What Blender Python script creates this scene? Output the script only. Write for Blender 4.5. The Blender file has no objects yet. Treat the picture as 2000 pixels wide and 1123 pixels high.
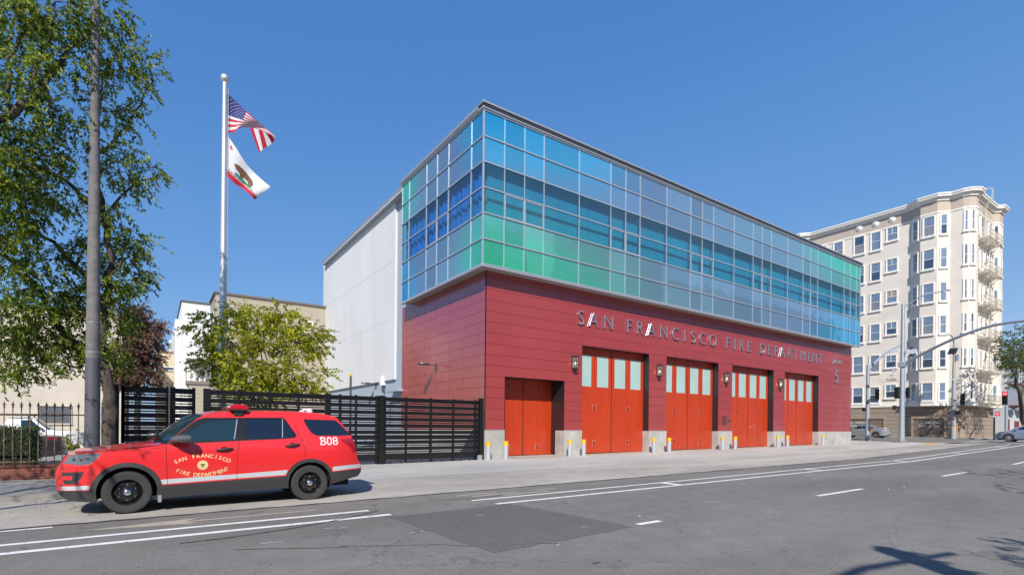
import bpy, bmesh, math, random
import numpy as np
from mathutils import Vector, Matrix
from mathutils.geometry import delaunay_2d_cdt, intersect_point_tri_2d
rad = math.radians
random.seed(5)
sc = bpy.context.scene
col = sc.collection

# ---------------------------------------------------------------- camera
CAMP = Vector((-12.9227, -21.2606, 1.65)); YAW, PIT, ROL, FPX, PY = 0.60603, -0.00155, 0.00951, 1010.02, 833.7
fw = Vector((math.sin(YAW)*math.cos(PIT), math.cos(YAW)*math.cos(PIT), math.sin(PIT)))
r0 = Vector((math.cos(YAW), -math.sin(YAW), 0)); u0 = r0.cross(fw)
RT = r0*math.cos(ROL) + u0*math.sin(ROL); UP = u0*math.cos(ROL) - r0*math.sin(ROL)
cd = bpy.data.cameras.new('camera'); cam = bpy.data.objects.new('camera', cd); col.objects.link(cam)
cd.sensor_width = 36; cd.lens = FPX/2000*36; cd.shift_y = (PY-561.5)/2000; cd.clip_end = 3000; cd.clip_start = 0.1
M4 = Matrix((RT, UP, -fw)).transposed().to_4x4(); M4.translation = CAMP; cam.matrix_world = M4
sc.camera = cam
# ---------------------------------------------------------------- light
SD = Vector((0.72, 1.0, -0.98)).normalized()            # the way sunlight travels
ELEV = math.asin(-SD.z)
w = bpy.data.worlds.new('World'); sc.world = w; w.use_nodes = True
nt = w.node_tree; bg = nt.nodes['Background']
sky = nt.nodes.new('ShaderNodeTexSky'); sky.sky_type = 'NISHITA'; sky.sun_disc = False
sky.sun_elevation = ELEV; sky.sun_rotation = math.atan2(-SD.x, -SD.y); sky.altitude = 0; sky.air_density = 1.0; sky.dust_density = 0.35; sky.ozone_density = 2.5
tc_ = nt.nodes.new('ShaderNodeTexCoord'); sx_ = nt.nodes.new('ShaderNodeSeparateXYZ'); nt.links.new(tc_.outputs['Generated'], sx_.inputs[0])
rp = nt.nodes.new('ShaderNodeValToRGB'); dp_ = nt.nodes.new('ShaderNodeVectorMath'); dp_.operation = 'DOT_PRODUCT'; nt.links.new(tc_.outputs['Generated'], dp_.inputs[0]); dp_.inputs[1].default_value = (.82, -.57, 0)
ml_ = nt.nodes.new('ShaderNodeMath'); ml_.operation = 'MULTIPLY_ADD'; nt.links.new(dp_.outputs['Value'], ml_.inputs[0]); ml_.inputs[1].default_value = -.13; nt.links.new(sx_.outputs[2], ml_.inputs[2]); nt.links.new(ml_.outputs[0], rp.inputs[0]); el = rp.color_ramp.elements
el[0].position = .0; el[0].color = (.21,.335,.515,1); el[1].position = 1; el[1].color = (.03,.10,.30,1)
for p_, c_ in ((.12,(.135,.262,.475)),(.30,(.080,.215,.465)),(.55,(.045,.16,.42))):
    k_ = el.new(p_); k_.color = (*c_, 1)
sc1 = nt.nodes.new('ShaderNodeVectorMath'); sc1.operation = 'SCALE'; sc1.inputs['Scale'].default_value = 8.4; nt.links.new(rp.outputs[0], sc1.inputs[0])
mxs = nt.nodes.new('ShaderNodeMix'); mxs.data_type = 'RGBA'; mxs.inputs[0].default_value = .18; nt.links.new(sc1.outputs[0], mxs.inputs[6]); nt.links.new(sky.outputs[0], mxs.inputs[7])
nt.links.new(mxs.outputs[2], bg.inputs[0]); bg.inputs[1].default_value = 0.12
sl = bpy.data.lights.new('sun', 'SUN'); sl.energy = 3.9; sl.angle = rad(0.53); sl.color = (1, .95, .87)
so = bpy.data.objects.new('sun', sl); col.objects.link(so); so.rotation_euler = SD.to_track_quat('-Z', 'Y').to_euler(); so.location = (0, -40, 60)
sc.view_settings.view_transform = 'Standard'; sc.view_settings.look = 'None'; sc.view_settings.exposure = 0.55; sc.view_settings.gamma = 1

# ---------------------------------------------------------------- helpers
def ray(px, py): return fw + RT*((px-1000)/FPX) - UP*((py-PY)/FPX)
def onX(px, py, X): d = ray(px, py); return CAMP + d*((X-CAMP.x)/d.x)
def onY(px, py, Y): d = ray(px, py); return CAMP + d*((Y-CAMP.y)/d.y)
def g(x, y=0.):
    """street level: a gentle climb to the right, steeper on the roadway"""
    a = .008*min(x, 41.5)
    if x > 41.5: a += .39*min(1, (x-41.5)/9)
    r = .008*min(x, 17)
    if x > 17: r += .0245*min(x-17, 23)
    t = min(1, max(0, (-y-4)/6)); t = t*t*(3-2*t)
    return a*(1-t) + r*t
def pip(x, y, poly):
    c = False; n = len(poly); j = n-1
    for i in range(n):
        xi, yi = poly[i]; xj, yj = poly[j]
        if (yi > y) != (yj > y) and x < (xj-xi)*(y-yi)/(yj-yi)+xi: c = not c
        j = i
    return c
def tag(o, label=None, cat=None, group=None, kind=None):
    if label: o['label'] = label
    if cat: o['category'] = cat
    if group: o['group'] = group
    if kind: o['kind'] = kind
    return o
def thing(name, label, cat, loc=(0,0,0), rz=0, group=None):
    o = bpy.data.objects.new(name, None); col.objects.link(o); o.location = loc; o.rotation_euler = (0,0,rz)
    o.empty_display_size = .2
    return tag(o, label, cat, group)
class MB:
    """collects shapes, then links them as one mesh object"""
    def __init__(s): s.v = []; s.f = []; s.m = []; s.sm = []
    def add(s, vs, fs, m=0, smooth=False):
        b = len(s.v); s.v += [tuple(p) for p in vs]; s.f += [tuple(i+b for i in f) for f in fs]; s.m += [m]*len(fs); s.sm += [smooth]*len(fs); return s
    def box(s, x0, x1, y0, y1, z0, z1, m=0):
        return s.add([(x0,y0,z0),(x1,y0,z0),(x1,y1,z0),(x0,y1,z0),(x0,y0,z1),(x1,y0,z1),(x1,y1,z1),(x0,y1,z1)],
              [(0,3,2,1),(4,5,6,7),(0,1,5,4),(1,2,6,5),(2,3,7,6),(3,0,4,7)], m)
    def quad(s, a, b, c, d, m=0): return s.add([a,b,c,d], [(0,1,2,3)], m)
    def tube(s, pts, rs, n=8, m=0, cap=True):
        pts = [Vector(p) for p in pts]; vs = []; fs = []
        if not hasattr(rs, '__len__'): rs = [rs]*len(pts)
        ref = None
        for i, p in enumerate(pts):
            d = (pts[min(i+1, len(pts)-1)]-pts[max(i-1, 0)]).normalized()
            if ref is None:
                ref = d.orthogonal().normalized()
            ref = (ref - d*ref.dot(d)).normalized(); b = d.cross(ref)
            for k in range(n):
                a = 2*math.pi*k/n; vs.append(p + (ref*math.cos(a) + b*math.sin(a))*rs[i])
        for i in range(len(pts)-1):
            for k in range(n): fs.append((i*n+k, i*n+(k+1)%n, (i+1)*n+(k+1)%n, (i+1)*n+k))
        if cap: fs += [tuple(reversed(range(n))), tuple(range((len(pts)-1)*n, len(pts)*n))]
        return s.add(vs, fs, m, True)
    def lathe(s, prof, c=(0,0,0), axis='z', n=24, m=0, sx=1):
        vs = []; fs = []; c = Vector(c)
        for r, h in prof:
            for k in range(n):
                a = 2*math.pi*k/n; p, q = r*math.cos(a), r*math.sin(a)
                vs.append(c + (Vector((p*sx, q, h)) if axis == 'z' else Vector((p, h, q)) if axis == 'y' else Vector((h, p, q))))
        for i in range(len(prof)-1):
            for k in range(n): fs.append((i*n+k, i*n+(k+1)%n, (i+1)*n+(k+1)%n, (i+1)*n+k))
        return s.add(vs, fs, m, True)
    def prism(s, poly, z0, z1, m=0, caps=True):
        n = len(poly); vs = [(x,y,z0) for x,y in poly] + [(x,y,z1) for x,y in poly]
        fs = [(i,(i+1)%n,(i+1)%n+n,i+n) for i in range(n)]
        if caps: fs += [tuple(reversed(range(n))), tuple(range(n,2*n))]
        return s.add(vs, fs, m)
    def build(s, name, mats, parent=None, bevel=0, label=None, sharp=40):
        me = bpy.data.meshes.new(name); me.from_pydata(s.v, [], s.f)
        mats = mats if isinstance(mats, (list, tuple)) else [mats]
        for x in mats: me.materials.append(x)
        me.polygons.foreach_set('material_index', s.m); me.polygons.foreach_set('use_smooth', s.sm); me.update()
        if any(s.sm):
            try: me.set_sharp_from_angle(angle=rad(sharp))
            except Exception: pass
        o = bpy.data.objects.new(name, me); col.objects.link(o)
        if parent: o.parent = parent
        if bevel:
            b = o.modifiers.new('bevel', 'BEVEL'); b.width = bevel; b.segments = 2; b.limit_method = 'ANGLE'
        if label: o['label'] = label
        return o
def copy_tree(o, parent=None):
    c = o.copy(); col.objects.link(c); c.parent = parent
    for ch in list(o.children): copy_tree(ch, c)
    return c
def text_mb(txt, size, depth, offset=0, center=True):
    cu = bpy.data.curves.new('t', 'FONT'); cu.body = txt; cu.size = size; cu.extrude = depth/2; cu.offset = offset; cu.resolution_u = 4
    cu.align_x = 'CENTER' if center else 'LEFT'
    o = bpy.data.objects.new('t', cu); col.objects.link(o); dg = bpy.context.evaluated_depsgraph_get()
    me = bpy.data.meshes.new_from_object(o.evaluated_get(dg)); vs = [v.co.copy() for v in me.vertices]; fs = [tuple(p.vertices) for p in me.polygons]
    bpy.data.objects.remove(o); bpy.data.curves.remove(cu); bpy.data.meshes.remove(me)
    return vs, fs
def letters(mb, txt, size, depth, place, offset=0, m=0, center=True):
    vs, fs = text_mb(txt, size, depth, offset, center); mb.add([place(v) for v in vs], fs, m); return mb

# ---------------------------------------------------------------- materials
def new_mat(name):
    m = bpy.data.materials.new(name); m.use_nodes = True; return m, m.node_tree, m.node_tree.nodes['Principled BSDF']
def N(nt, t, **kw):
    n = nt.nodes.new('ShaderNode'+t)
    for k, v in kw.items(): setattr(n, k, v)
    return n
def L(nt, a, b): nt.links.new(a, b)
def C4(c): return (c[0], c[1], c[2], 1)
def setp(b, col=None, rough=.5, metal=0, spec=None, coat=0, ior=None):
    if col: b.inputs['Base Color'].default_value = C4(col)
    b.inputs['Roughness'].default_value = rough; b.inputs['Metallic'].default_value = metal
    if spec is not None: b.inputs['Specular IOR Level'].default_value = spec
    if ior: b.inputs['IOR'].default_value = ior
    b.inputs['Coat Weight'].default_value = coat; b.inputs['Coat Roughness'].default_value = .03
def mat(name, c, rough=.5, metal=0, spec=None, coat=0, var=0, vscale=3, bump=0, bscale=30, stretch=(1,1,1), var2=0, v2scale=.5):
    """plain surface with noise variation in colour and a fine bump"""
    m, nt, b = new_mat(name); setp(b, c, rough, metal, spec, coat)
    if var or bump or var2:
        geo = N(nt, 'NewGeometry'); mp = N(nt, 'Mapping'); mp.inputs['Scale'].default_value = stretch; L(nt, geo.outputs['Position'], mp.inputs[0])
    if var or var2:
        no = N(nt, 'TexNoise'); no.inputs['Scale'].default_value = vscale; no.inputs['Detail'].default_value = 6; L(nt, mp.outputs[0], no.inputs['Vector'])
        mr = N(nt, 'MapRange'); mr.inputs[1].default_value = .3; mr.inputs[2].default_value = .7; mr.inputs[3].default_value = 1-var; mr.inputs[4].default_value = 1+var; L(nt, no.outputs[0], mr.inputs[0])
        last = mr.outputs[0]
        if var2:
            n2 = N(nt, 'TexNoise'); n2.inputs['Scale'].default_value = v2scale; n2.inputs['Detail'].default_value = 3; L(nt, mp.outputs[0], n2.inputs['Vector'])
            m2 = N(nt, 'MapRange'); m2.inputs[1].default_value = .35; m2.inputs[2].default_value = .65; m2.inputs[3].default_value = 1-var2; m2.inputs[4].default_value = 1+var2; L(nt, n2.outputs[0], m2.inputs[0])
            mm = N(nt, 'Math', operation='MULTIPLY'); L(nt, last, mm.inputs[0]); L(nt, m2.outputs[0], mm.inputs[1]); last = mm.outputs[0]
        mx = N(nt, 'VectorMath', operation='SCALE'); mx.inputs[0].default_value = c; L(nt, last, mx.inputs['Scale']); L(nt, mx.outputs[0], b.inputs['Base Color'])
    if bump:
        nb = N(nt, 'TexNoise'); nb.inputs['Scale'].default_value = bscale; nb.inputs['Detail'].default_value = 4; L(nt, mp.outputs[0], nb.inputs['Vector'])
        bp = N(nt, 'Bump'); bp.inputs['Strength'].default_value = bump; bp.inputs['Distance'].default_value = .02; L(nt, nb.outputs[0], bp.inputs['Height']); L(nt, bp.outputs[0], b.inputs['Normal'])
    return m
def siding(name, c, pitch, var=.06, zoff=0):
    """lap siding: a groove line every pitch metres of height"""
    m, nt, b = new_mat(name); setp(b, c, .7)
    geo = N(nt, 'NewGeometry'); sp = N(nt, 'SeparateXYZ'); L(nt, geo.outputs['Position'], sp.inputs[0])
    d = N(nt, 'Math', operation='DIVIDE'); d.inputs[1].default_value = pitch; L(nt, sp.outputs[2], d.inputs[0])
    f = N(nt, 'Math', operation='FRACT'); L(nt, d.outputs[0], f.inputs[0])
    r = N(nt, 'ValToRGB'); r.color_ramp.elements[0].position = 0; r.color_ramp.elements[0].color = (.45,.45,.45,1); e = r.color_ramp.elements.new(.1); e.color = (1,1,1,1); r.color_ramp.elements[-1].color = (.97,.97,.97,1)
    L(nt, f.outputs[0], r.inputs[0])
    no = N(nt, 'TexNoise'); no.inputs['Scale'].default_value = 1.5; no.inputs['Detail'].default_value = 5; L(nt, geo.outputs['Position'], no.inputs['Vector'])
    mr = N(nt, 'MapRange'); mr.inputs[3].default_value = 1-var; mr.inputs[4].default_value = 1+var; L(nt, no.outputs[0], mr.inputs[0])
    mx = N(nt, 'Mix', data_type='RGBA', blend_type='MULTIPLY'); mx.inputs[0].default_value = 1; mx.inputs[6].default_value = C4(c); L(nt, r.outputs[0], mx.inputs[7])
    m2 = N(nt, 'VectorMath', operation='SCALE'); L(nt, mx.outputs[2], m2.inputs[0]); L(nt, mr.outputs[0], m2.inputs['Scale']); L(nt, m2.outputs[0], b.inputs['Base Color'])
    bp = N(nt, 'Bump'); bp.inputs['Strength'].default_value = .6; bp.inputs['Distance'].default_value = .03; L(nt, r.outputs[0], bp.inputs['Height']); L(nt, bp.outputs[0], b.inputs['Normal'])
    return m
def leafmat(name, cols, trans=.35):
    m, nt, b = new_mat(name); setp(b, cols[0], .45, spec=.4)
    geo = N(nt, 'NewGeometry'); r = N(nt, 'ValToRGB'); els = r.color_ramp.elements
    els[0].color = C4(cols[0]); els[-1].color = C4(cols[-1])
    for i, c in enumerate(cols[1:-1]): e = els.new((i+1)/(len(cols)-1)); e.color = C4(c)
    L(nt, geo.outputs['Random Per Island'], r.inputs[0])
    no = N(nt, 'TexNoise'); no.inputs['Scale'].default_value = .9; no.inputs['Detail'].default_value = 2; L(nt, geo.outputs['Position'], no.inputs['Vector'])
    mr = N(nt, 'MapRange'); mr.inputs[1].default_value = .35; mr.inputs[2].default_value = .65; mr.inputs[3].default_value = .65; mr.inputs[4].default_value = 1.35; L(nt, no.outputs[0], mr.inputs[0])
    sv = N(nt, 'VectorMath', operation='SCALE'); L(nt, r.outputs[0], sv.inputs[0]); L(nt, mr.outputs[0], sv.inputs['Scale'])
    L(nt, sv.outputs[0], b.inputs['Base Color'])
    tr = N(nt, 'BsdfTranslucent'); L(nt, sv.outputs[0], tr.inputs[0]); mx = N(nt, 'MixShader'); mx.inputs[0].default_value = trans
    out = nt.nodes['Material Output']; L(nt, b.outputs[0], mx.inputs[1]); L(nt, tr.outputs[0], mx.inputs[2]); L(nt, mx.outputs[0], out.inputs[0])
    return m
def ground_mat(name, c, spots, cracks=0, speck=.35, big=.12, rough=.85, joint=None, seams=None):
    m, nt, b = new_mat(name); setp(b, c, rough, spec=.3)
    geo = N(nt, 'NewGeometry'); P = geo.outputs['Position']
    def noise(s, d=5, st=None):
        n = N(nt, 'TexNoise'); n.inputs['Scale'].default_value = s; n.inputs['Detail'].default_value = d
        if st: mp = N(nt, 'Mapping'); mp.inputs['Scale'].default_value = st; L(nt, P, mp.inputs[0]); L(nt, mp.outputs[0], n.inputs['Vector'])
        else: L(nt, P, n.inputs['Vector'])
        return n.outputs[0]
    def rng(s, a, b_, lo, hi):
        r = N(nt, 'MapRange'); r.inputs[1].default_value = a; r.inputs[2].default_value = b_; r.inputs[3].default_value = lo; r.inputs[4].default_value = hi; L(nt, s, r.inputs[0]); return r.outputs[0]
    def mul(a, b_):
        r = N(nt, 'Math', operation='MULTIPLY'); L(nt, a, r.inputs[0]); L(nt, b_, r.inputs[1]); return r.outputs[0]
    v = mul(rng(noise(55, 3), .3, .7, 1-speck, 1+speck), rng(noise(.35, 4, (.35, 1, 1)), .35, .65, 1-big, 1+big))
    v = mul(v, rng(noise(2.2, 6), .3, .7, 1-big*.6, 1+big*.6))
    v = mul(v, rng(noise(9, 2), .68, .74, 1, 1-spots))
    v = mul(v, rng(noise(38, 2), .66, .74, 1, 1+speck*1.5)); v = mul(v, rng(noise(.9, 7, (.25,1,1)), .55, .75, 1, 1+big))
    if cracks:
        vo = N(nt, 'TexVoronoi', feature='DISTANCE_TO_EDGE'); vo.inputs['Scale'].default_value = .22
        wn = N(nt, 'TexNoise'); wn.inputs['Scale'].default_value = 1.3; wn.inputs['Detail'].default_value = 5; L(nt, P, wn.inputs['Vector'])
        ad = N(nt, 'VectorMath', operation='ADD'); L(nt, P, ad.inputs[0]); L(nt, wn.outputs['Color'], ad.inputs[1]); L(nt, ad.outputs[0], vo.inputs['Vector'])
        v = mul(v, rng(vo.outputs[0], 0, .0035, 1-cracks, 1))
    if joint:   # expansion joints across the slab
        sp = N(nt, 'SeparateXYZ'); L(nt, P, sp.inputs[0])
        for ax, pitch, off in joint:
            q = N(nt, 'Math', operation='ADD'); q.inputs[1].default_value = 1000+off; L(nt, sp.outputs[ax], q.inputs[0])
            d = N(nt, 'Math', operation='DIVIDE'); d.inputs[1].default_value = pitch; L(nt, q.outputs[0], d.inputs[0])
            f = N(nt, 'Math', operation='FRACT'); L(nt, d.outputs[0], f.inputs[0])
            v = mul(v, rng(f.outputs[0], 0, .018/pitch, .6, 1))
    sv = N(nt, 'VectorMath', operation='SCALE'); sv.inputs[0].default_value = c; L(nt, v, sv.inputs['Scale']); L(nt, sv.outputs[0], b.inputs['Base Color'])
    bp = N(nt, 'Bump'); bp.inputs['Strength'].default_value = .5; bp.inputs['Distance'].default_value = .006; L(nt, noise(90, 3), bp.inputs['Height']); L(nt, bp.outputs[0], b.inputs['Normal'])
    return m
def wornpaint(name, c, under):
    m, nt, b = new_mat(name); setp(b, c, .6)
    geo = N(nt, 'NewGeometry'); n = N(nt, 'TexNoise'); n.inputs['Scale'].default_value = 7; n.inputs['Detail'].default_value = 8; n.inputs['Roughness'].default_value = .7; L(nt, geo.outputs['Position'], n.inputs['Vector'])
    r = N(nt, 'MapRange'); r.inputs[1].default_value = .56; r.inputs[2].default_value = .66; L(nt, n.outputs[0], r.inputs[0])
    mx = N(nt, 'Mix', data_type='RGBA'); L(nt, r.outputs[0], mx.inputs[0]); mx.inputs[6].default_value = C4(c); mx.inputs[7].default_value = C4(under); L(nt, mx.outputs[2], b.inputs['Base Color'])
    return m
def emis(name, c, s):
    m, nt, b = new_mat(name); setp(b, c, .3); b.inputs['Emission Color'].default_value = C4(c); b.inputs['Emission Strength'].default_value = s; return m

ASPH = (.180,.170,.154)
m_asph = ground_mat('asphalt', ASPH, .45, cracks=.35, speck=.30, big=.13)
m_patch = ground_mat('asphalt_patch', (.128,.123,.113), .2, speck=.35, big=.08)
m_conc = ground_mat('sidewalk_concrete', (.42,.405,.38), .25, speck=.10, big=.12, joint=[(0,1.83,.4),(1,1.83,.2)])
m_apron = ground_mat('apron_concrete', (.38,.35,.31), .3, speck=.12, big=.16, joint=[(0,6.1,3.2)])
m_oldwalk = ground_mat('old_sidewalk_concrete', (.27,.255,.235), .35, speck=.15, big=.18, joint=[(0,.91,.1),(1,.91,.3)])
m_yard = ground_mat('yard_concrete', (.25,.24,.22), .2, speck=.12, big=.12)
m_crack = mat('joint_tar', (.04,.037,.034), .9)
m_white = wornpaint('road_paint', (.78,.77,.74), (.2,.2,.2))
m_wornw = wornpaint('faded_road_paint', (.42,.37,.30), (.18,.17,.16))
m_yell = wornpaint('yellow_curb_paint', (.62,.32,.03), (.3,.28,.24))
m_kerb = ground_mat('kerb_concrete', (.26,.25,.23), .4, speck=.2, big=.25)
m_base = mat('base_concrete', (.40,.39,.36), .85, var=.10, vscale=2.5, bump=.25, bscale=12, var2=.12, v2scale=.8)
m_stucco = mat('white_stucco', (.635,.635,.63), .9, var=.02, vscale=1.2, bump=.12, bscale=22, stretch=(1,1,.3), var2=.03, v2scale=.5)
m_gray = mat('grey_stucco', (.34,.39,.45), .9, var=.03, vscale=2, bump=.2, bscale=18)
m_alu = mat('aluminium_mullion', (.50,.52,.56), .35, metal=.5)
m_trim = mat('roof_trim', (.42,.43,.45), .4, metal=.5)
m_trimd = mat('dark_roof_edge', (.06,.065,.075), .35, metal=.3)
m_soffit = mat('soffit_panel', (.42,.40,.38), .6)
m_back = mat('cladding_joint', (.03,.012,.014), .7)
m_black = mat('black_steel', (.008,.008,.009), .35, coat=.15)
m_blackr = mat('black_plastic', (.016,.016,.017), .5)
m_steel = mat('brushed_steel', (.70,.70,.70), .42, metal=.7)
m_galv = mat('galvanised_steel', (.40,.45,.50), .45, metal=.45, var=.08, vscale=8)
m_chrome = mat('chrome', (.8,.8,.8), .08, metal=1)
m_letter = mat('letter_steel', (.50,.55,.62), .32, metal=.75)
m_jamb = mat('dark_jamb', (.022,.018,.02), .35, spec=.6)
m_door = mat('door_red', (.45,.042,.010), .33, coat=.25, var=.05, vscale=1.6, stretch=(2,2,.25), var2=.05, v2scale=.7, bump=.05, bscale=1.5)
m_hinge = mat('hinge_red', (.22,.02,.008), .5)
m_frost = mat('frosted_glass', (.36,.50,.48), .12, spec=.8, var=.05, vscale=.8)
m_yellow = mat('bollard_yellow', (.75,.45,.02), .45)
m_bolgrey = mat('bollard_grey', (.40,.43,.47), .5, var=.05)
m_brick = None
m_trunk = mat('bark', (.075,.06,.048), .95, var=.35, vscale=14, bump=.9, bscale=25, stretch=(1,1,.35))
m_twig = mat('twig', (.10,.07,.05), .9, var=.2, vscale=10)
m_glassw = mat('window_glass', (.05,.075,.12), .05, spec=1.0)
m_blind = mat('window_blind', (.45,.47,.48), .7)

# thin-film coated panels: two hues that swap from lower corner to upper far end (colour of the coating itself)
def coat_mat(name, axis, span, transmit=False):
    m, nt, b = new_mat(name); setp(b, (.1,.3,.5), .035, metal=.38, spec=.9)
    geo = N(nt, 'NewGeometry'); sp = N(nt, 'SeparateXYZ'); L(nt, geo.outputs['Position'], sp.inputs[0])
    def rng(s, a, b_, lo=0, hi=1):
        r = N(nt, 'MapRange'); r.inputs[1].default_value = a; r.inputs[2].default_value = b_; r.inputs[3].default_value = lo; r.inputs[4].default_value = hi; L(nt, s, r.inputs[0]); return r.outputs[0]
    def mth(op, a, b_=None, v=None):
        r = N(nt, 'Math', operation=op); L(nt, a, r.inputs[0])
        if b_ is not None: L(nt, b_, r.inputs[1])
        if v is not None: r.inputs[1].default_value = v
        return r.outputs[0]
    cr = N(nt, 'ValToRGB'); L(nt, rng(sp.outputs[axis], 0, span), cr.inputs[0]); e = cr.color_ramp.elements
    e[0].color = (0,0,0,1); e[1].color = (1,1,1,1)
    for p, v in ((.30,.47),(.72,.53)): q = e.new(p); q.color = (v,v,v,1)
    t = cr.outputs[0]; v = rng(sp.outputs[2], 9.5, 16.8)
    a = mth('SUBTRACT', t, v=.5); bb = mth('SUBTRACT', v, v=.5); p = mth('MULTIPLY', a, bb); p = mth('MULTIPLY', p, v=2.0); p = mth('ADD', p, v=.5)
    cc = N(nt, 'ValToRGB'); L(nt, p, cc.inputs[0]); e = cc.color_ramp.elements
    e[0].color = (.012,.30,.58,1); e[1].color = (.045,.50,.28,1)
    for q, c in ((.30,(.08,.36,.56)),(.47,(.18,.28,.43)),(.56,(.17,.36,.40)),(.75,(.09,.50,.38))): k = e.new(q); k.color = C4(c)
    oi = N(nt, 'ObjectInfo'); rv = rng(oi.outputs['Random'], 0, 1, .86, 1.14); sv = N(nt, 'VectorMath', operation='SCALE'); L(nt, cc.outputs[0], sv.inputs[0]); L(nt, rv, sv.inputs['Scale'])
    L(nt, sv.outputs[0], b.inputs['Base Color'])
    nw = N(nt, 'TexNoise'); nw.inputs['Scale'].default_value = .9; nw.inputs['Detail'].default_value = 1; L(nt, geo.outputs['Position'], nw.inputs['Vector'])
    bw_ = N(nt, 'Bump'); bw_.inputs['Strength'].default_value = .25; bw_.inputs['Distance'].default_value = .03; L(nt, nw.outputs[0], bw_.inputs['Height']); L(nt, bw_.outputs[0], b.inputs['Normal'])
    if transmit:
        b.inputs['Metallic'].default_value = .1
        tb = N(nt, 'BsdfTransparent'); mx2 = N(nt, 'Mix', data_type='RGBA'); mx2.inputs[0].default_value = .75; L(nt, cc.outputs[0], mx2.inputs[6]); mx2.inputs[7].default_value = (.22,.78,.92,1)
        L(nt, mx2.outputs[2], tb.inputs[0]); ms = N(nt, 'MixShader'); ms.inputs[0].default_value = .20
        L(nt, tb.outputs[0], ms.inputs[1]); L(nt, b.outputs[0], ms.inputs[2]); L(nt, ms.outputs[0], nt.nodes['Material Output'].inputs[0])
    return m
m_panF = coat_mat('coated_glass_front', 0, 41.2); m_panL = coat_mat('coated_glass_side', 1, 9.84)
m_winF = coat_mat('clear_glass_front', 0, 41.2, True); m_winL = coat_mat('clear_glass_side', 1, 9.84, True)
m_blindF = mat('roller_blind', (.10,.42,.50), .8, var=.08, vscale=1.2, stretch=(4,4,.1)); m_blindL = mat('blue_curtain', (.10,.22,.60), .8, var=.25, vscale=2.5, stretch=(3,3,.3))
m_clad = None
def clad_mat():
    m, nt, b = new_mat('red_metal_cladding'); setp(b, (.33,.022,.028), .27, metal=.0, spec=.8, ior=1.85, coat=.2)
    geo = N(nt, 'NewGeometry'); r = N(nt, 'MapRange'); r.inputs[3].default_value = .96; r.inputs[4].default_value = 1.04; L(nt, geo.outputs['Random Per Island'], r.inputs[0])
    s = N(nt, 'VectorMath', operation='SCALE'); s.inputs[0].default_value = (.335,.042,.042); L(nt, r.outputs[0], s.inputs['Scale']); L(nt, s.outputs[0], b.inputs['Base Color'])
    return m
m_clad = clad_mat()

# ---------------------------------------------------------------- ground, road, paths
def lin(a, b, st):
    n = max(1, int(math.ceil((b-a)/st))); return [a+(b-a)*i/n for i in range(n+1)]
def sheet(name, xs, ys, off, m, kind='structure', hf=g, skip=None):
    mb = MB(); nx, ny = len(xs), len(ys)
    vs = [(x, y, hf(x, y)+off) for y in ys for x in xs]
    fs = [(j*nx+i, j*nx+i+1, (j+1)*nx+i+1, (j+1)*nx+i) for j in range(ny-1) for i in range(nx-1) if not (skip and skip((xs[i]+xs[i+1])/2, (ys[j]+ys[j+1])/2))]
    mb.add(vs, fs, 0, True); o = mb.build(name, m); tag(o, kind=kind); return o
XS = [-1200,-400,-150,-80] + lin(-60, 90, 1.5)[0:] + [130, 250, 600, 1200]; YS = [-1200,-400,-120] + lin(-60, -12, 4) + lin(-11, 2, .5) + lin(4, 60, 4) + [120, 400, 1200]
sheet('ground', XS, YS, -.06, m_yard)
sheet('road', [-150] + lin(-60, 90, 1.5) + [150], lin(-27.5, -9.6, .6), 0, m_asph)
sheet('cross_street', lin(45.6, 59, 1.5), lin(-9.6, 2, .4)+[4+2*i for i in range(40)], 0.0, m_asph)
sheet('cross_street', lin(45.6, 59, 1.5), [-120,-80,-50,-27.5], 0.0, m_asph)
sheet('curb_lane', [-150] + lin(-60, 43.5, 1.5), lin(-9.6, -5.6, .5), .004, m_apron)
sheet('sidewalk', lin(-11.0, 45.45, 1.0), lin(-5.6, 1.9, .5), .008, m_conc)
sheet('sidewalk', lin(41.3, 45.45, 1.0), lin(1.9, 60, 4), .008, m_conc)
# the older raised sidewalk with its kerb, left
KH = .13
mb = MB()
for a, b in zip(lin(-60, -11.4, 1.0)[:-1], lin(-60, -11.4, 1.0)[1:]):
    def kz(x): return g(x, -5.6) + KH*min(1, max(0.05, (-11.4-x)/1.6))
    mb.add([(a,-5.6,g(a,-5.6)-.05),(b,-5.6,g(b,-5.6)-.05),(b,-5.6,kz(b)),(a,-5.6,kz(a)),(a,-5.42,kz(a)),(b,-5.42,kz(b))], [(0,1,2,3),(3,2,5,4)])
tag(mb.build('kerb', m_kerb), kind='structure')
sheet('sidewalk', lin(-60, -11.02, 1.0), lin(-5.42, -1.4, .5), 0, m_oldwalk, hf=lambda x, y: g(x, y)+KH*min(1, max(0.05, (-11.4-x)/1.6)))
# far corner sidewalk, raised, and the pavement across the road behind the camera
sheet('sidewalk', lin(59.2, 95, 3), lin(-5.9, 2, .5)+lin(4, 60, 4), .12, m_conc)
mb = MB()
for a, b in zip(lin(59, 95, 3)[:-1], lin(59, 95, 3)[1:]): mb.box(a, b, -6.1, -5.9, .3, g(62,-6)+.12)
mb.box(59, 59.2, -6.1, 60, .3, g(62,0)+.1205)
for k in range(20): mb.box(45.45, 45.6, -5.6+k*3, -2.6+k*3, .2, g(45.5, -2)+.02)
tag(mb.build('kerb', m_kerb), kind='structure')
sheet('sidewalk', [-150]+lin(-60, 90, 5)+[150], lin(-31, -27.5, 1), .12, m_conc)
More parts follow.
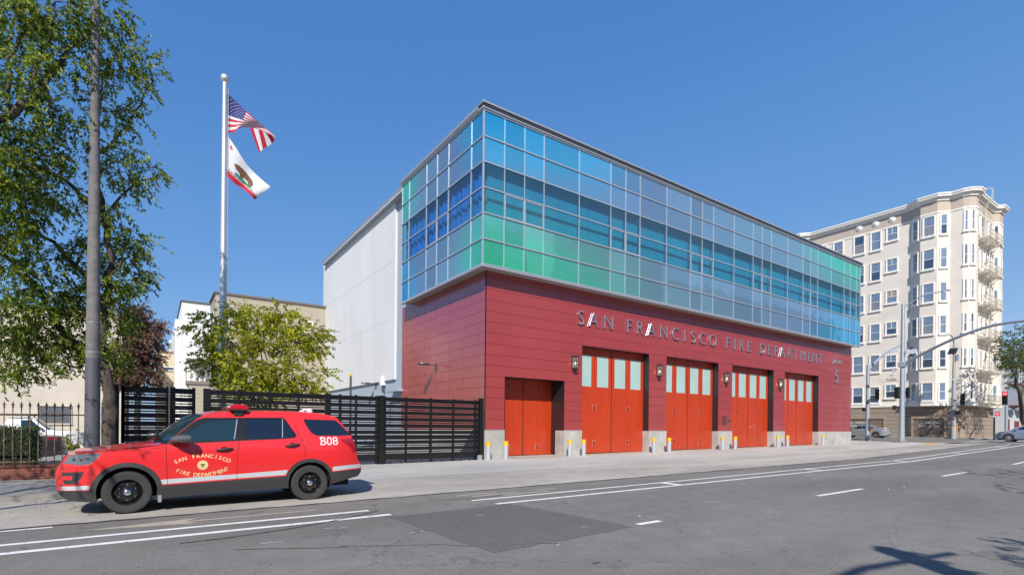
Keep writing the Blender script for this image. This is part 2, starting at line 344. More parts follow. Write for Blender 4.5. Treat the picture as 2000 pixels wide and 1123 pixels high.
# tar joint between concrete kerb lane and asphalt
def strip(mb, x0, x1, y0, y1, off, st=1.0, ya=None, yb=None):
    xs = lin(x0, x1, st)
    for a, b in zip(xs[:-1], xs[1:]):
        f = lambda x: ((x-x0)/(x1-x0))
        ya0 = y0 + ((ya or 0)-(0))*f(a) if ya else y0; ya1 = y0 + ya*f(b) if ya else y0
        yb0 = y1 + (ya or 0)*f(a); yb1 = y1 + (ya or 0)*f(b)
        mb.quad((a,ya0,g(a,ya0)+off),(b,ya1,g(b,ya1)+off),(b,yb1,g(b,yb1)+off),(a,yb0,g(a,yb0)+off))
mb = MB(); rnd = random.Random(3); xs = lin(-40, 43, .35); yj = [-9.6+rnd.uniform(-.035,.035) for _ in xs]; wj = [rnd.uniform(.02,.06) for _ in xs]
for i in range(len(xs)-1):
    mb.quad(*[(x, y, g(x,y)+.008) for x, y in ((xs[i], yj[i]-wj[i]),(xs[i+1], yj[i+1]-wj[i+1]),(xs[i+1], yj[i+1]+wj[i+1]),(xs[i], yj[i]+wj[i]))])
tag(mb.build('road_joint', m_crack), kind='structure')
# painted lines
mb = MB()
strip(mb, -60, -9.15, -11.82, -11.66, .005); strip(mb, -60, -9.35, -11.14, -11.0, .005); strip(mb, -60, -14.3, -9.82, -9.72, .005)
strip(mb, -6.75, 41, -11.84, -11.70, .005); strip(mb, -6.95, 38, -11.12, -11.0, .005)
for k in range(5): x = -.5+k*8.6; strip(mb, x, x+.25, -11.70, -11.12, .0052)
for x in (-6.3, .55, 9.4, 18.4, 27.5): strip(mb, x if x > -6 else -5.95, x+2.5 if x > -6 else -5.35, -15.15, -15.02, .005)
strip(mb, -30, -22, -15.15, -15.02, .005)
for y in (-11.9,-14.1,-16.3,-18.5,-20.7): strip(mb, 41.8, 45.0, y, y+.45, .005)
strip(mb, 41.0, 41.35, -21, -10, .0052)
for x in (46.5,48.5,50.5,52.5,54.5,56.5): mb.quad(*[(a, b, g(a,b)+.005) for a, b in ((x,-9.4),(x+.5,-9.4),(x+.5,-6.2),(x,-6.2))])
tag(mb.build('road_marking', m_white), kind='structure')
mb = MB()   # faded arrow and scuffed symbol of the bicycle lane
def flatpoly(mb, pts, off=.005): mb.add([(x,y,g(x,y)+off) for x,y in pts], [tuple(range(len(pts)))])
flatpoly(mb, [(-13.9,-10.42),(-12.2,-10.72),(-12.45,-10.47),(-10.2,-10.47),(-10.2,-10.37),(-12.45,-10.37),(-12.2,-10.12)])
for a, b in (((-6.6,-10.5),(-5.2,-10.45)),((-5.9,-10.75),(-4.4,-10.7)),((-6.9,-10.2),(-5.7,-10.2)),((-4.6,-10.35),(-3.9,-10.35))): flatpoly(mb, [(a[0],a[1]-.06),(b[0],b[1]-.06),(b[0],b[1]+.06),(a[0],a[1]+.06)])
tag(mb.build('road_marking', m_wornw), kind='structure')
mb = MB(); rnd = random.Random(8)
q = [(-9.3,-12.0),(-6.5,-11.9),(-6.15,-15.2),(-9.1,-15.35)]; pts = []
for i in range(4):
    a, b = q[i], q[(i+1)%4]
    for k in range(14): t = k/14; pts.append((a[0]+(b[0]-a[0])*t+rnd.uniform(-.03,.03), a[1]+(b[1]-a[1])*t+rnd.uniform(-.03,.03)))
flatpoly(mb, pts, .004); tag(mb.build('asphalt_patch', m_patch), kind='structure')
mb = MB()
for i in range(5):
    x0 = 7.07+7.36*(i-1) if i else 1.78; x1 = x0 + (5.67 if i else 4.0)
    strip(mb, x0+.1, x1-.1, .30, .42, .013)
    k = x0+.3
    while k < x1-.9: flatpoly(mb, [(k,.45),(k+.14,.45),(k+.7,1.0),(k+.56,1.0)], .013); k += 1.15
strip(mb, 42.9, 45.2, -5.0, -4.2, .013)
tag(mb.build('doorway_marking', m_yell), kind='structure')
# drips and oil stains along the wheel tracks
mb = MB(); rnd = random.Random(77)
for _ in range(46):
    x = rnd.uniform(-14, 30); y = rnd.choice([-12.6,-14.2,-16.4,-10.6])+rnd.gauss(0,.35); R = rnd.uniform(.015,.055); n = 9
    flatpoly(mb, [(x+R*rnd.uniform(.6,1.2)*math.cos(6.283*k/n)*1.5, y+R*rnd.uniform(.6,1.2)*math.sin(6.283*k/n)) for k in range(n)], .0042)
tag(mb.build('road_stain', mat('oil_stain', (.085,.080,.074), .7)), kind='structure')
mb = MB(); rnd = random.Random(5)   # a few long sealed cracks
for (x, y, dx, dy, n) in ((-12,-13.2,.45,-.22,9),(-8.5,-10.9,.5,.03,8)):
    p = [(x, y)]
    for _ in range(n): p.append((p[-1][0]+dx*rnd.uniform(.6,1.3), p[-1][1]+dy+rnd.gauss(0,.07)))
    for a, b in zip(p[:-1], p[1:]): w_ = rnd.uniform(.006,.014); mb.quad(*[(u, v, g(u,v)+.0046) for u, v in ((a[0],a[1]-w_),(b[0],b[1]-w_),(b[0],b[1]+w_),(a[0],a[1]+w_))])
tag(mb.build('road_crack', m_crack), kind='structure')
# scattered chalky scuffs and a tyre mark
mb = MB(); rnd = random.Random(21)
for _ in range(26):
    x = rnd.uniform(-13, 8); y = rnd.uniform(-16.5, -12.2); l = rnd.uniform(.08,.35); a = rnd.uniform(-.5,.5); ww = rnd.uniform(.006,.014)
    dx, dy = math.cos(a)*l, math.sin(a)*l; flatpoly(mb, [(x,y-ww),(x+dx,y+dy-ww*.5),(x+dx,y+dy+ww*.5),(x,y+ww)], .0045)
tag(mb.build('road_scuff', m_white), kind='structure')
mb = MB(); arc = [(-12.6+3.4*t, -12.35+1.15*t*t) for t in [i/14 for i in range(15)]]
for (x0,y0),(x1,y1) in zip(arc[:-1], arc[1:]): mb.quad(*[(x,y,g(x,y)+.0085) for x,y in ((x0,y0-.012),(x1,y1-.02),(x1,y1+.02),(x0,y0+.012))])
tag(mb.build('tyre_mark', m_crack), kind='structure')

# ================================================================ FIRE STATION
GX, GY, GZ0, GZ1 = 41.22, 9.84, 9.43, 16.81       # glass box
DX, DY = .60, .65                                   # how far the red walls stand back
ROWS = [9.431, 10.658, 11.896, 13.122, 14.346, 15.567, 16.809]
st = thing('fire_station', 'red clad fire station with blue and green glass upper storeys and tall red folding doors', 'fire station', (0,0,0))
bx_openings = [(1.78, 5.77, 4.18, 1.78)] + [(7.07+7.36*k, 12.74+7.36*k, 6.27, 1.12) for k in range(4)]
BASEZ = 1.44
# core walls (dark backing), cut around the openings on the front
mb = MB(); xs = [DX+.03]
for a, b, t, d in bx_openings: mb.box(xs[-1], a-.02, DY+.03, 3.0, -.2, 9.3); mb.box(a-.02, b+.02, DY+.03, 3.0, t+.02, 9.3); xs.append(b+.02)
mb.box(xs[-1], GX-.13, DY+.03, 3.0, -.2, 9.3); mb.box(DX+.03, GX-.13, 3.0, 11.0, -.2, 9.3); mb.box(14.2, GX-.13, 11.0, 30.8, -.2, 9.3)
mb.build('wall', m_back, st)
# red cladding: separate thin panels
mb = MB(); gp = .007; rowz = [BASEZ]; 
while rowz[-1] < 9.2: rowz.append(rowz[-1]+.5415)
colx = [DX]+[2.115+1.65*k for k in range(24) if 2.115+1.65*k < GX-.3]+[GX-.1]
def panelx(x0, x1, z0, z1): 
    if x1-x0 > .05 and z1-z0 > .04: mb.box(x0+gp*.5, x1-gp*.5, DY, DY+.028, z0+gp, z1-gp)
for i in range(len(rowz)-1):
    z0, z1 = rowz[i], min(rowz[i+1], GZ0-.02)
    for a, b in zip(colx[:-1], colx[1:]):
        segs = [(a, b, z0, z1)]
        for oa, ob, ot, _ in bx_openings:
            ns = []
            for (p, q, r, s) in segs:
                if q <= oa or p >= ob or r >= ot: ns.append((p,q,r,s)); continue
                if p < oa: ns.append((p,oa,r,s))
                if q > ob: ns.append((ob,q,r,s))
                if s > ot: ns.append((max(p,oa),min(q,ob),ot,s))
            segs = ns
        for sg in segs: panelx(*sg)
coly = [DY+.03] + [1.2+1.62*k for k in range(7) if 1.2+1.62*k < 11] + [11.18]
for i in range(len(rowz)-1):
    for a, b in zip(coly[:-1], coly[1:]): mb.box(DX, DX+.028, a+gp*1.3, b-gp*1.3, rowz[i]+gp, min(rowz[i+1], GZ0-.02)-gp)
for a, b in zip(coly[:-1], coly[1:]): pass
mb.build('red_cladding', m_clad, st)
mb = MB(); mb.box(DX-.015, DX+.03, DY-.015, DY+.03, BASEZ, GZ0); mb.build('corner_trim', m_black, st)
# concrete base piers
mb = MB(); e = [DX-.02] 
for a, b, t, d in bx_openings:
    mb = MB(); mb.box(e[-1], a, DY-.05, d+.3, -.3, BASEZ); mb.build('concrete_base', m_base, st, bevel=.012); e.append(b)
mb = MB(); mb.box(e[-1], GX-.06, DY-.05, 2.0, -.3, BASEZ); mb.build('concrete_base', m_base, st, bevel=.012); mb = MB(); mb.box(DX-.03, DX+.5, DY+.32, 11.2, -.3, BASEZ-.001)
mb.build('concrete_base', m_base, st, bevel=.012)
mb = MB(); e = [DX-.035]
for a, b, t, d in bx_openings: mb.box(e[-1], a+.004, DY-.062, DY-.002, BASEZ-.005, BASEZ+.022); e.append(b-.004)
mb.box(e[-1], GX-.05, DY-.062, DY-.002, BASEZ-.005, BASEZ+.022); mb.build('base_flashing', m_alu, st)
# openings: jambs, doors
def bay_door(a, b, top, d, small):
    mb = MB(); zb = g(a)-.1
    mb.box(a-.018, a+.004, DY+.004, d+.02, BASEZ, top); mb.box(b-.004, b+.018, DY+.004, d+.02, BASEZ, top); mb.box(a-.018, b+.018, DY+.004, d+.02, top-.004, top+.018)
    mb.build('door_jamb', m_jamb, st)
    z0 = g(b)+.03; c = (a+b)/2; H = top-.004
    for lf, (p, q) in enumerate(((a+.006, c-.03), (c+.03, b-.006))):
        dm = MB(); wd = (q-p); mid = (p+q)/2
        wins = []
        if not small:
            for s in (0, 1):
                pa, pb = (p, mid) if s == 0 else (mid, q)
                ww = .95; cc = (pa+pb)/2; wins.append((cc-ww/2, cc+ww/2))
            zs0, zs1 = 4.02, 5.86
            xs = [p] + [v for wv in wins for v in wv] + [q]
            dm.box(p, q, d, d+.08, z0, zs0); dm.box(p, q, d, d+.08, zs1, H)
            for k in range(0, len(xs), 2): dm.box(xs[k], xs[k+1], d, d+.08, zs0, zs1)
        else: dm.box(p, q, d, d+.08, z0, H)
        leaf = dm.build('folding_door', m_door, st)
        if wins:
            for wa, wb in wins:
                gm = MB(); gm.box(wa, wb, d+.03, d+.045, zs0, zs1); gm.build('window', m_frost, leaf)
        hm = MB(); hm.box(mid-.004, mid+.004, d-.004, d+.001, z0, H)
        hm.build('door_seam', m_back, leaf)
        for zz in ((.65, 2.75, H-.45) if not small else (.5, H-.35)):
            bm_ = MB()
            for dx_ in (-.10, .10):
                for dz_ in (-.12, 0, .12): bm_.lathe([(.0,-.026),(.022,-.022),(.026,0)], (mid+dx_, d, zz+g(a)+dz_), 'y', 6)
            bm_.box(mid-.05, mid+.05, d-.03, d-.002, zz+g(a)-.09, zz+g(a)+.09, 1); bm_.build('hinge', [m_chrome, m_hinge], leaf)
        ex = q-.08 if lf else p+.08; ix = p+.1 if lf else q-.1
        for cx_, zl in [(ex, (zz-.15, zz, zz+.15)) for zz in ((.65, 2.75, H-.5) if not small else (.5, H-.5))] + [(ix, (H-.3, H-.22, H-.14))]:
            bm_ = MB()
            for zz in zl: bm_.lathe([(.0,-.026),(.020,-.022),(.024,0)], (cx_, d, zz), 'y', 6)
            bm_.box(cx_-.03, cx_+.03, d-.006, d-.001, zl[0]-.06, zl[2]+.06, 1); bm_.build('hinge', [m_chrome, m_hinge], leaf)
    gm = MB(); gm.box(c-.03, c+.03, d+.01, d+.07, z0, H); gm.build('door_gasket', m_blackr, st)
    gm = MB(); gm.box(a+.006, b-.006, d+.02, d+.07, z0-.12, z0+.0); gm.build('threshold', m_blackr, st)
for i, (a, b, t, d) in enumerate(bx_openings): bay_door(a, b, t, d, i == 0)
# upper glass box
mb = MB(); mb.box(.04, GX-.02, .12, GY-.02, GZ0-.04, GZ0+.06)           # slab / soffit
mb.build('soffit', m_soffit, st)
BF = .12
mb = MB()   # inner wall behind panes with the recessed window band
mb.box(.5, GX-.03, BF+.3, BF+.5, GZ0, GZ1+.2); mb.box(BF+.3, BF+.5, .5, GY, GZ0, GZ1+.2)
mb.box(.05, GX-.04, .09, BF+.3, ROWS[2]-.08, ROWS[2]-.02); mb.box(.05, GX-.04, .09, BF+.3, ROWS[4]+.02, ROWS[4]+.08)
mb.box(.09, BF+.3, .1, GY-.05, ROWS[2]-.07, ROWS[2]-.015); mb.box(.09, BF+.3, .1, GY-.05, ROWS[4]+.015, ROWS[4]+.07)
mb.build('inner_wall', m_gray, st)
mb = MB(); mb.box(.45, GX-.1, BF+.25, BF+.28, ROWS[2], ROWS[4]); mb.build('roller_blind', m_blindF, st)
mb = MB()
n = 120
for k in range(n):
    y0 = .3+(GY-.4)*k/n; y1 = .3+(GY-.4)*(k+1)/n; o0 = .05*math.sin(k*.9)+.03*math.sin(k*2.3); o1 = .05*math.sin((k+1)*.9)+.03*math.sin((k+1)*2.3)
    mb.quad((BF+.12+o0,y0,ROWS[2]),(BF+.12+o1,y1,ROWS[2]),(BF+.12+o1,y1,ROWS[4]),(BF+.12+o0,y0,ROWS[4]))
mb.build('curtain', m_blindL, st)
fx = [0, 1.22, 2.44, 3.69]
while fx[-1] < GX-3:
    for s in (2.45, 2.42, 1.23, 1.24):
        fx.append(fx[-1]+s)
fx = [v for v in fx if v < GX-.7] + [GX]
fy = [0]+[float(onX(p, 430, 0).y) for p in (919.8, 875.6, 853.5, 833, 799.4)]+[GY]
mull = MB()
for i, x in enumerate(fx):
    t = .022 if 0 < i < len(fx)-1 else .04
    mull.box(x-t if i else -.03, x+t if i < len(fx)-1 else GX+.03, -.035, .07, GZ0-.06, GZ1+.02)
for z in ROWS: mull.box(.04, GX-.04, -.05, .06, z-.032, z+.032)
for y in fy[1:]: mull.box(-.035, .07, y-.022, y+.022, GZ0-.06, GZ1+.02)
for z in ROWS: mull.box(-.05, .06, .04, GY-.04, z-.032, z+.032)
for z in ROWS[1:]: mull.box(-.052, -.052+.06, -.052, -.052+.09, z-.04, z+.04)
# bottom lip
mull.box(-.07, GX+.05, -.07, .12, GZ0-.13, GZ0-.05); mull.box(-.07, .12, .12, GY+.03, GZ0-.13, GZ0-.05)
mull.build('mullion_frame', m_alu, st, bevel=.006)
opening_cols = set()
for i in range(1, len(fx)-1):
    if abs((fx[i+1]-fx[i])-1.23) < .05: opening_cols.add(i)
npan = 0; rest = MB()
for r in range(6):
    z0, z1 = ROWS[r]+.03, ROWS[r+1]-.03
    for i in range(len(fx)-1):
        a, b = fx[i]+.02, fx[i+1]-.02; win = r in (2, 3)
        q = MB(); tl = random.uniform(-.0015,.0015)
        q.quad((a,tl,z0),(b,-tl,z0),(b,-tl*.5,z1),(a,tl*.5,z1))
        if win:
            p = q.build('window', m_winF, st)
            if r == 2 and i in opening_cols:
                f = MB(); wv = .055
                for bx in ((a,b,z0,z0+wv),(a,b,z1-wv,z1),(a,a+wv,z0+wv,z1-wv),(b-wv,b,z0+wv,z1-wv)): f.box(bx[0],bx[1],-.03,.03,bx[2],bx[3])
                f.build('sash', m_alu, p)
        elif npan < 72 or r == 5 and i < 12: q.build('glass_panel', m_panF, st); npan += 1
        else: rest.add(q.v, q.f)
    for i in range(len(fy)-1):
        a, b = fy[i]+.02, fy[i+1]-.02; win = r in (2, 3)
        q = MB(); q.quad((0,b,z0),(0,a,z0),(0,a,z1),(0,b,z1))
        if win:
            p = q.build('window', m_winL, st)
            if r == 2 and i in (2, 3):
                f = MB(); wv = .06
                for bx in ((a,b,z0,z0+wv),(a,b,z1-wv,z1),(a,a+wv,z0+wv,z1-wv),(b-wv,b,z0+wv,z1-wv)): f.box(-.03,.03,bx[0],bx[1],bx[2],bx[3])
                f.build('sash', m_alu, p)
        else: q.build('glass_panel', m_panL, st)
ro = rest.build('glass_panel', m_panF, st); tag(ro, kind='stuff')
mb = MB(); mb.box(GX-.02, GX-.0, .1, 26, GZ0, GZ1); mb.build('end_wall', m_gray, st)
# roof edge
mb = MB(); mb.box(-.10, GX+.10, -.10, 0.30, GZ1+.04, GZ1+.14); mb.box(-.10, .30, .30, GY+.05, GZ1+.04, GZ1+.14)
mb.box(-.16, GX+.20, -.18, .35, GZ1+.25, GZ1+.345); mb.box(-.14, .30, .35, GY+.1, GZ1+.14, GZ1+.345)
mb.build('roof_fascia', m_trim, st, bevel=.01)
mb = MB(); mb.box(-.02, GX+.16, -.13, .30, GZ1+.14, GZ1+.25); mb.build('roof_gutter', m_trimd, st)
mb = MB(); mb.box(.3, GX, .3, 30, GZ1+.1, GZ1+.3); mb.build('roof', m_gray, st)
# white stucco rear wing
wg = MB(); wg.box(.62, 14, 12.56, 30.85, 4.80, 17.42); wg.build('stucco_wall', m_stucco, st)
wg = MB(); wg.box(.78, 14, 9.86, 12.56, 2.9, 17.4); wg.box(.78, 14, 11.2, 12.3, -.3, 2.9); wg.box(.78, 14, 12.56, 30.8, -.3, 4.80); wg.box(.78,14,9.86,11.2,-.3,9.3)
wg.build('grey_wall', m_gray, st)
wg = MB(); wg.box(.50, 14.1, 9.95, 30.95, 17.42, 17.56); wg.build('roof_coping', m_trim, st)
wg = MB()
for z in (9.0, 13.0): wg.box(.613, .625, 12.6, 30.8, z-.012, z+.012)
wg.box(.772, .785, 9.9, 12.56, 12.3, 12.325); wg.box(.772,.785,11.3,30.7,3.9,3.92)
wg.build('stucco_joint', mat('stucco_joint', (.55,.56,.57), .9), st)
wg = MB(); wg.box(.2, .8, 10.95, 12.9, 3.9, 4.05); wg.box(.2,.28,12.82,12.9,2.4,3.9); wg.build('entrance_canopy', m_gray, st)

# sign letters
sg = thing('building_sign', 'raised steel letters on the red wall naming the fire department', 'sign', (6.6, DY, 7.36))
def wl(px, py): return onY(px, py, DY-.02).x
LET = [('S',1133.6),('A',1158),('N',1187),('F',1228),('R',1249),('A',1271),('N',1295),('C',1318),('I',1336),('S',1353),('C',1371),('O',1391),
 ('F',1421),('I',1434),('R',1447),('E',1462.5),('D',1489),('E',1502),('P',1515.5),('A',1527),('R',1541),('T',1552.5),('M',1567),('E',1580),('N',1590),('T',1602)]
def wall_letter(ch, x, z, size, sx=1.0, depth=.06, off=-.022):
    mb = MB(); vs, fs = text_mb(ch, size, depth, off)
    c = (min(v.x for v in vs)+max(v.x for v in vs))/2
    mb.add([Vector(((v.x-c)*sx, -.075-v.z, v.y))+Vector((x, DY, z))-Vector(sg.location) for v in vs], fs)
    mb.build('letter', m_letter, sg)
for ch, px in LET: wall_letter(ch, wl(px, 660), 7.40, 1.20, .98)
s0, s1 = wl(1622, 700), wl(1644.5, 706)
for k, ch in enumerate('STATION'): wall_letter(ch, s0+(s1-s0)*(k+.5)/7, 7.62, .50, .8, .06, -.008)
wall_letter('5', wl(1633, 730), 5.85, 1.75, 1.1)
# small plaques on the pier
pq = thing('wall_plaque', 'pair of small bronze plaques on the red pier left of the third big door', 'plaque', (20.9, DY-.01, 2.2))
m_bronze = mat('bronze', (.16,.08,.06), .45, metal=.5)
mb = MB(); mb.box(-.30,.18,-.04,0,-.28,.3); mb.build('square_plaque', m_bronze, pq, bevel=.01)
mb = MB(); mb.box(.42,.72,-.035,0,-.05,.07); mb.build('small_plaque', m_bronze, pq, bevel=.01)

# wall lanterns
def lantern(x, z, label):
    t = thing('wall_lantern', label, 'lantern', (x, DY, z), 0, 'wall lanterns between the big doors')
    f = MB(); h = .34; w_ = .13
    f.box(-w_-.01, w_+.01, -.30, -.04, h-.03, h+.03); f.box(-w_-.01, w_+.01, -.30, -.04, -h-.03, -h+.03)
    for a in (-w_, w_-.02):
        for b in (-.29, -.07): f.box(a, a+.02, b, b+.02, -h, h)
    f.box(-.012,.012,-.295,-.275,-h,h); f.box(-w_,w_,-.295,-.275,.05,.07); f.box(-w_,w_,-.295,-.275,-.14,-.12)
    f.box(-w_-.002,-w_+.016,-.29,-.06,.05,.07); f.box(w_-.016,w_+.002,-.29,-.06,.05,.07)
    f.box(-.10,.10,-.07,0,-.30,.30); f.build('lantern_frame', m_blackr, t)
    p = MB(); p.box(-w_+.015, w_-.015, -.272, -.075, -h+.035, h-.035); p.build('lantern_glass', m_lglass, t)
    b = MB(); b.lathe([(0,-.10),(.035,-.08),(.045,0),(.035,.08),(0,.10)], (0,-.17,-.05), 'z', 10); b.build('bulb', m_bulb, t)
m_bulb = emis('lamp_bulb', (1,.75,.42), 3.0)
mg, ntg, bgx = new_mat('lantern_glass'); tb = N(ntg,'BsdfTransparent'); tb.inputs[0].default_value = (.8,.82,.8,1); ms = N(ntg,'MixShader'); ms.inputs[0].default_value = .35; setp(bgx,(.5,.52,.5),.1); L(ntg,tb.outputs[0],ms.inputs[1]); L(ntg,bgx.outputs[0],ms.inputs[2]); L(ntg,ms.outputs[0],ntg.nodes['Material Output'].inputs[0]); m_lglass = mg
for px, py, lb in ((1122,708,'black box lantern on the pier between the low door and the first tall door'),(1287,724,'black box lantern on the pier between the first and second tall doors'),
                   (1418.5,738,'black box lantern on the pier above the bronze plaques'),(1524,749,'black box lantern on the last pier before the farthest tall door')):
    p = onY(px, py, DY-.1); lantern(p.x, p.z, lb)
# arm lamps on the side walls
def arm_lamp(loc, label, flip=1):
    t = thing('area_light', label, 'wall lamp', loc, 0, 'flat arm lamps on the side wall')
    m = MB(); m.box(-.06, 0, -.07, .07, -.22, .22); m.tube([(-.03,0,.05),(-.12,0,.14),(-.35,0,.16),(-.5,0,.16)], .04, 8); m.build('bracket', m_arm, t)
    m = MB(); pr = [(0,.06),(.20,.055),(.27,.03),(.28,-.01),(.22,-.045),(0,-.045)]
    m.lathe(pr, (-.80,0,.15), 'z', 20, sx=1.35); m.build('lamp_head', m_arm, t)
m_arm = mat('bronze_grey_metal', (.10,.105,.115), .4, metal=.4)
p = onX(852, 716, DX); arm_lamp((DX, p.y, p.z-.05), 'flat grey arm lamp high on the red side wall')
p = onX(735, 752, .78); arm_lamp((.78, p.y, p.z-.05), 'flat grey arm lamp on the pale wall beside the white box')
p = onX(636, 768, .78); arm_lamp((.78, min(p.y, 29.5), p.z-.1), 'flat grey arm lamp farthest back, low on the pale wall')
p = onX(752, 745, .78)
t = thing('wall_speaker', 'small white box fixed to the grey wall beside the arm lamp', 'wall box', (.78, p.y, p.z-.2))
m = MB(); m.box(-.35, -.02, -.22, .22, -.1, .55); m.build('box', mat('white_plastic', (.75,.75,.74), .5), t, bevel=.03); m = MB(); m.tube([(-.1,0,-.1),(-.1,0,-.6),(0,0,-.6)], .06, 8); m.build('bracket', m_arm, t)
p = onY(685, 730, 6)
t = thing('vent_pipe', 'thin dark pipe with yellow cap standing behind the fence', 'pipe', (p.x, 6, g(p.x)))
m = MB(); m.tube([(0,0,0),(0,0,p.z-g(p.x)-.12)], .06, 8); m.build('pipe', m_arm, t)
m = MB(); m.lathe([(0,.14),(.07,.12),(.075,0),(0,0)], (0,0,p.z-g(p.x)-.12), 'z', 10); m.build('cap', m_yellow, t)

# bollards
BN = ['leftmost bollard, in front of the concrete corner beside the black gate','bollard at the left edge of the low red door','bollard at the right of the low red door','bollard at the left edge of the first tall door',
 'bollard just past the first tall door','bollard at the left edge of the second tall door','bollard just past the second tall door','bollard at the left edge of the third tall door','bollard just past the third tall door','bollard at the left edge of the farthest door','last bollard, right of the farthest door']
bt = None
for px, lb in zip((953.5,988,1113,1140,1277,1307,1411,1436,1519,1538,1607), BN):
    x = onY(px, 880, -.05).x
    if bt is None:
        bt = thing('bollard', '', 'bollard', (0,0,0), 0, 'yellow topped grey bollards in front of the doors')
        m = MB(); m.lathe([(.115,-.1),(.115,.68)], (0,0,0), 'z', 20); m.build('post', m_bolgrey, bt)
        m = MB(); m.lathe([(.119,.67),(.119,.885),(.10,.90),(0,.905)], (0,0,0), 'z', 20); m.build('cap', m_yellow, bt); o = bt
    else: o = copy_tree(bt)
    o.location = (x, -.05, g(x)); o['label'] = 'grey ' + lb

# ---------------------------------------------------------------- black slatted fence and gates (y = .3)
YF = .3
def slats(m, x0, x1, z0, z1, y=YF, th=.03):
    z = z0
    k = 0
    while z < z1-.04:
        h = .16 if k % 2 == 0 else .05
        m.box(x0, x1, y-th/2, y+th/2, z, min(z+h, z1)); z += h+.036; k += 1
def fence_panel(name, label, cat, x0, x1, posts, solid=None, top=2.86, bottom=.12, group=None):
    t = thing(name, label, cat, (x0, YF, g(x0)), 0, group); gz = g(x0)
    m = MB(); slats(m, x0, x1, bottom+.12, 1.02); slats(m, x0, x1, 1.26, top-.08); m.v = [(v[0]-x0, v[1]-YF, v[2]-gz) for v in m.v]; m.build('slat_panel', m_black, t)
    for ra, rb_ in ((1.02,1.22),(top-.08,top),(bottom,bottom+.12)): m = MB(); m.box(0, x1-x0, -.035, .035, ra-gz, rb_-gz); m.build('rail', m_black, t)
    for px_, wd in posts:
        m = MB(); m.box(px_-wd/2-x0, px_+wd/2-x0, -.06, .06, -.05, top+.04-gz); m.build('post', m_black, t)
    return t
X = lambda px: onY(px, 820, YF).x
gt = fence_panel('sliding_gate', 'wide black slatted sliding gate beside the red corner', 'gate', X(748), X(934), [(X(751),.10),(X(793),.07),(X(841),.09),(X(885),.07),(X(928),.09)], bottom=.14)
m = MB(); m.box(0, X(934)-X(748), -.05, .05, -.06+.05, .04); 
for k in range(9): m.lathe([(0,-.03),(.045,-.03),(.045,.03),(0,.03)], (.3+k*.5,-.06,.06), 'y', 10)
m.build('track', m_black, gt)
pt = thing('gate_post', 'thick black steel post at the left end of the sliding gate', 'gate post', (X(744), YF-.06, g(-5))); m = MB(); m.box(-.13,.09,-.1,.1,-.05,2.95); m.build('post', m_black, pt)
pt = thing('gate_post', 'thick black steel post against the concrete corner, at the right end of the gate', 'gate post', (X(936), YF-.1, g(-.2))); m = MB(); m.box(-.09,.12,-.1,.1,-.02,2.98); m.build('post', m_black, pt)
m = MB(); m.box(-.2,.05,-.12,-.10,.0,.25); m.build('plate', m_galv, pt)
fence_panel('slatted_fence', 'black slatted fence behind the back half of the red car', 'fence', X(637), X(742), [(X(640),.22),(X(664),.09),(X(695),.07),(X(735),.07)])
fence_panel('slatted_fence', 'black slatted fence behind the young tree', 'fence', X(401), X(634), [(X(394)+.16,.24),(X(466),.09),(X(527),.10),(X(583),.07)])
fence_panel('pedestrian_gate', 'narrow black slatted gate above the hood of the red car', 'gate', X(333), X(380), [(X(337),.16),(X(378),.10)])
fence_panel('slatted_fence', 'black slatted fence panel right of the tree trunk, next to the narrow gate', 'fence', X(240), X(329), [(X(240),.1),(X(326),.06)])
pt = thing('gate_post', 'pair of thick black steel posts right of the tree trunk', 'gate post', (X(228), YF, g(-14))); m = MB(); m.box(-.18,.06,-.12,.12,-.05,3.02); m.box(.12,.2,-.06,.06,-.05,2.95); m.build('post', m_black, pt)

# ---------------------------------------------------------------- iron fence on low brick wall (left, y = -1.2)
YI = -1.25
def brick_mat():
    m, nt, b = new_mat('red_brick'); setp(b, (.2,.06,.04), .9)
    geo = N(nt,'NewGeometry'); mp = N(nt,'Mapping'); mp.inputs['Rotation'].default_value = (rad(90),0,0); L(nt, geo.outputs['Position'], mp.inputs[0])
    br = N(nt,'TexBrick'); br.inputs['Color1'].default_value=(.26,.065,.04,1); br.inputs['Color2'].default_value=(.15,.045,.035,1); br.inputs['Mortar'].default_value=(.20,.15,.12,1)
    br.inputs['Scale'].default_value=1; br.inputs['Brick Width'].default_value=.21; br.inputs['Row Height'].default_value=.07; br.inputs['Mortar Size'].default_value=.006; L(nt, mp.outputs[0], br.inputs[0])
    no = N(nt,'TexNoise'); no.inputs['Scale'].default_value=6; no.inputs['Detail'].default_value=6; L(nt, geo.outputs['Position'], no.inputs['Vector'])
    mr = N(nt,'MapRange'); mr.inputs[3].default_value=.6; mr.inputs[4].default_value=1.4; L(nt,no.outputs[0],mr.inputs[0]); s=N(nt,'VectorMath',operation='SCALE'); L(nt,br.outputs[0],s.inputs[0]); L(nt,mr.outputs[0],s.inputs['Scale']); L(nt,s.outputs[0],b.inputs['Base Color'])
    bp=N(nt,'Bump'); bp.inputs['Strength'].default_value=.5; bp.inputs['Distance'].default_value=.01; L(nt,br.outputs['Fac'],bp.inputs['Height']); bp.invert=True; L(nt,bp.outputs[0],b.inputs['Normal']); return m
m_brick = brick_mat()
bw = thing('brick_wall', 'low red brick wall under the spiked iron fence', 'wall', (-19, YI, 0))
m = MB(); m.box(-6, 4.75, -.1, .1, -.3, .36); m.build('brick_course', m_brick, bw)
m = MB(); m.box(-6.02, 4.77, -.13, .13, .36, .42); m.build('coping', mat('brick_coping', (.15,.05,.04), .8, var=.2, vscale=5), bw)
fn = thing('iron_fence', 'rusty brown iron fence with pointed finials on the brick wall', 'fence', (-19, YI, .42))
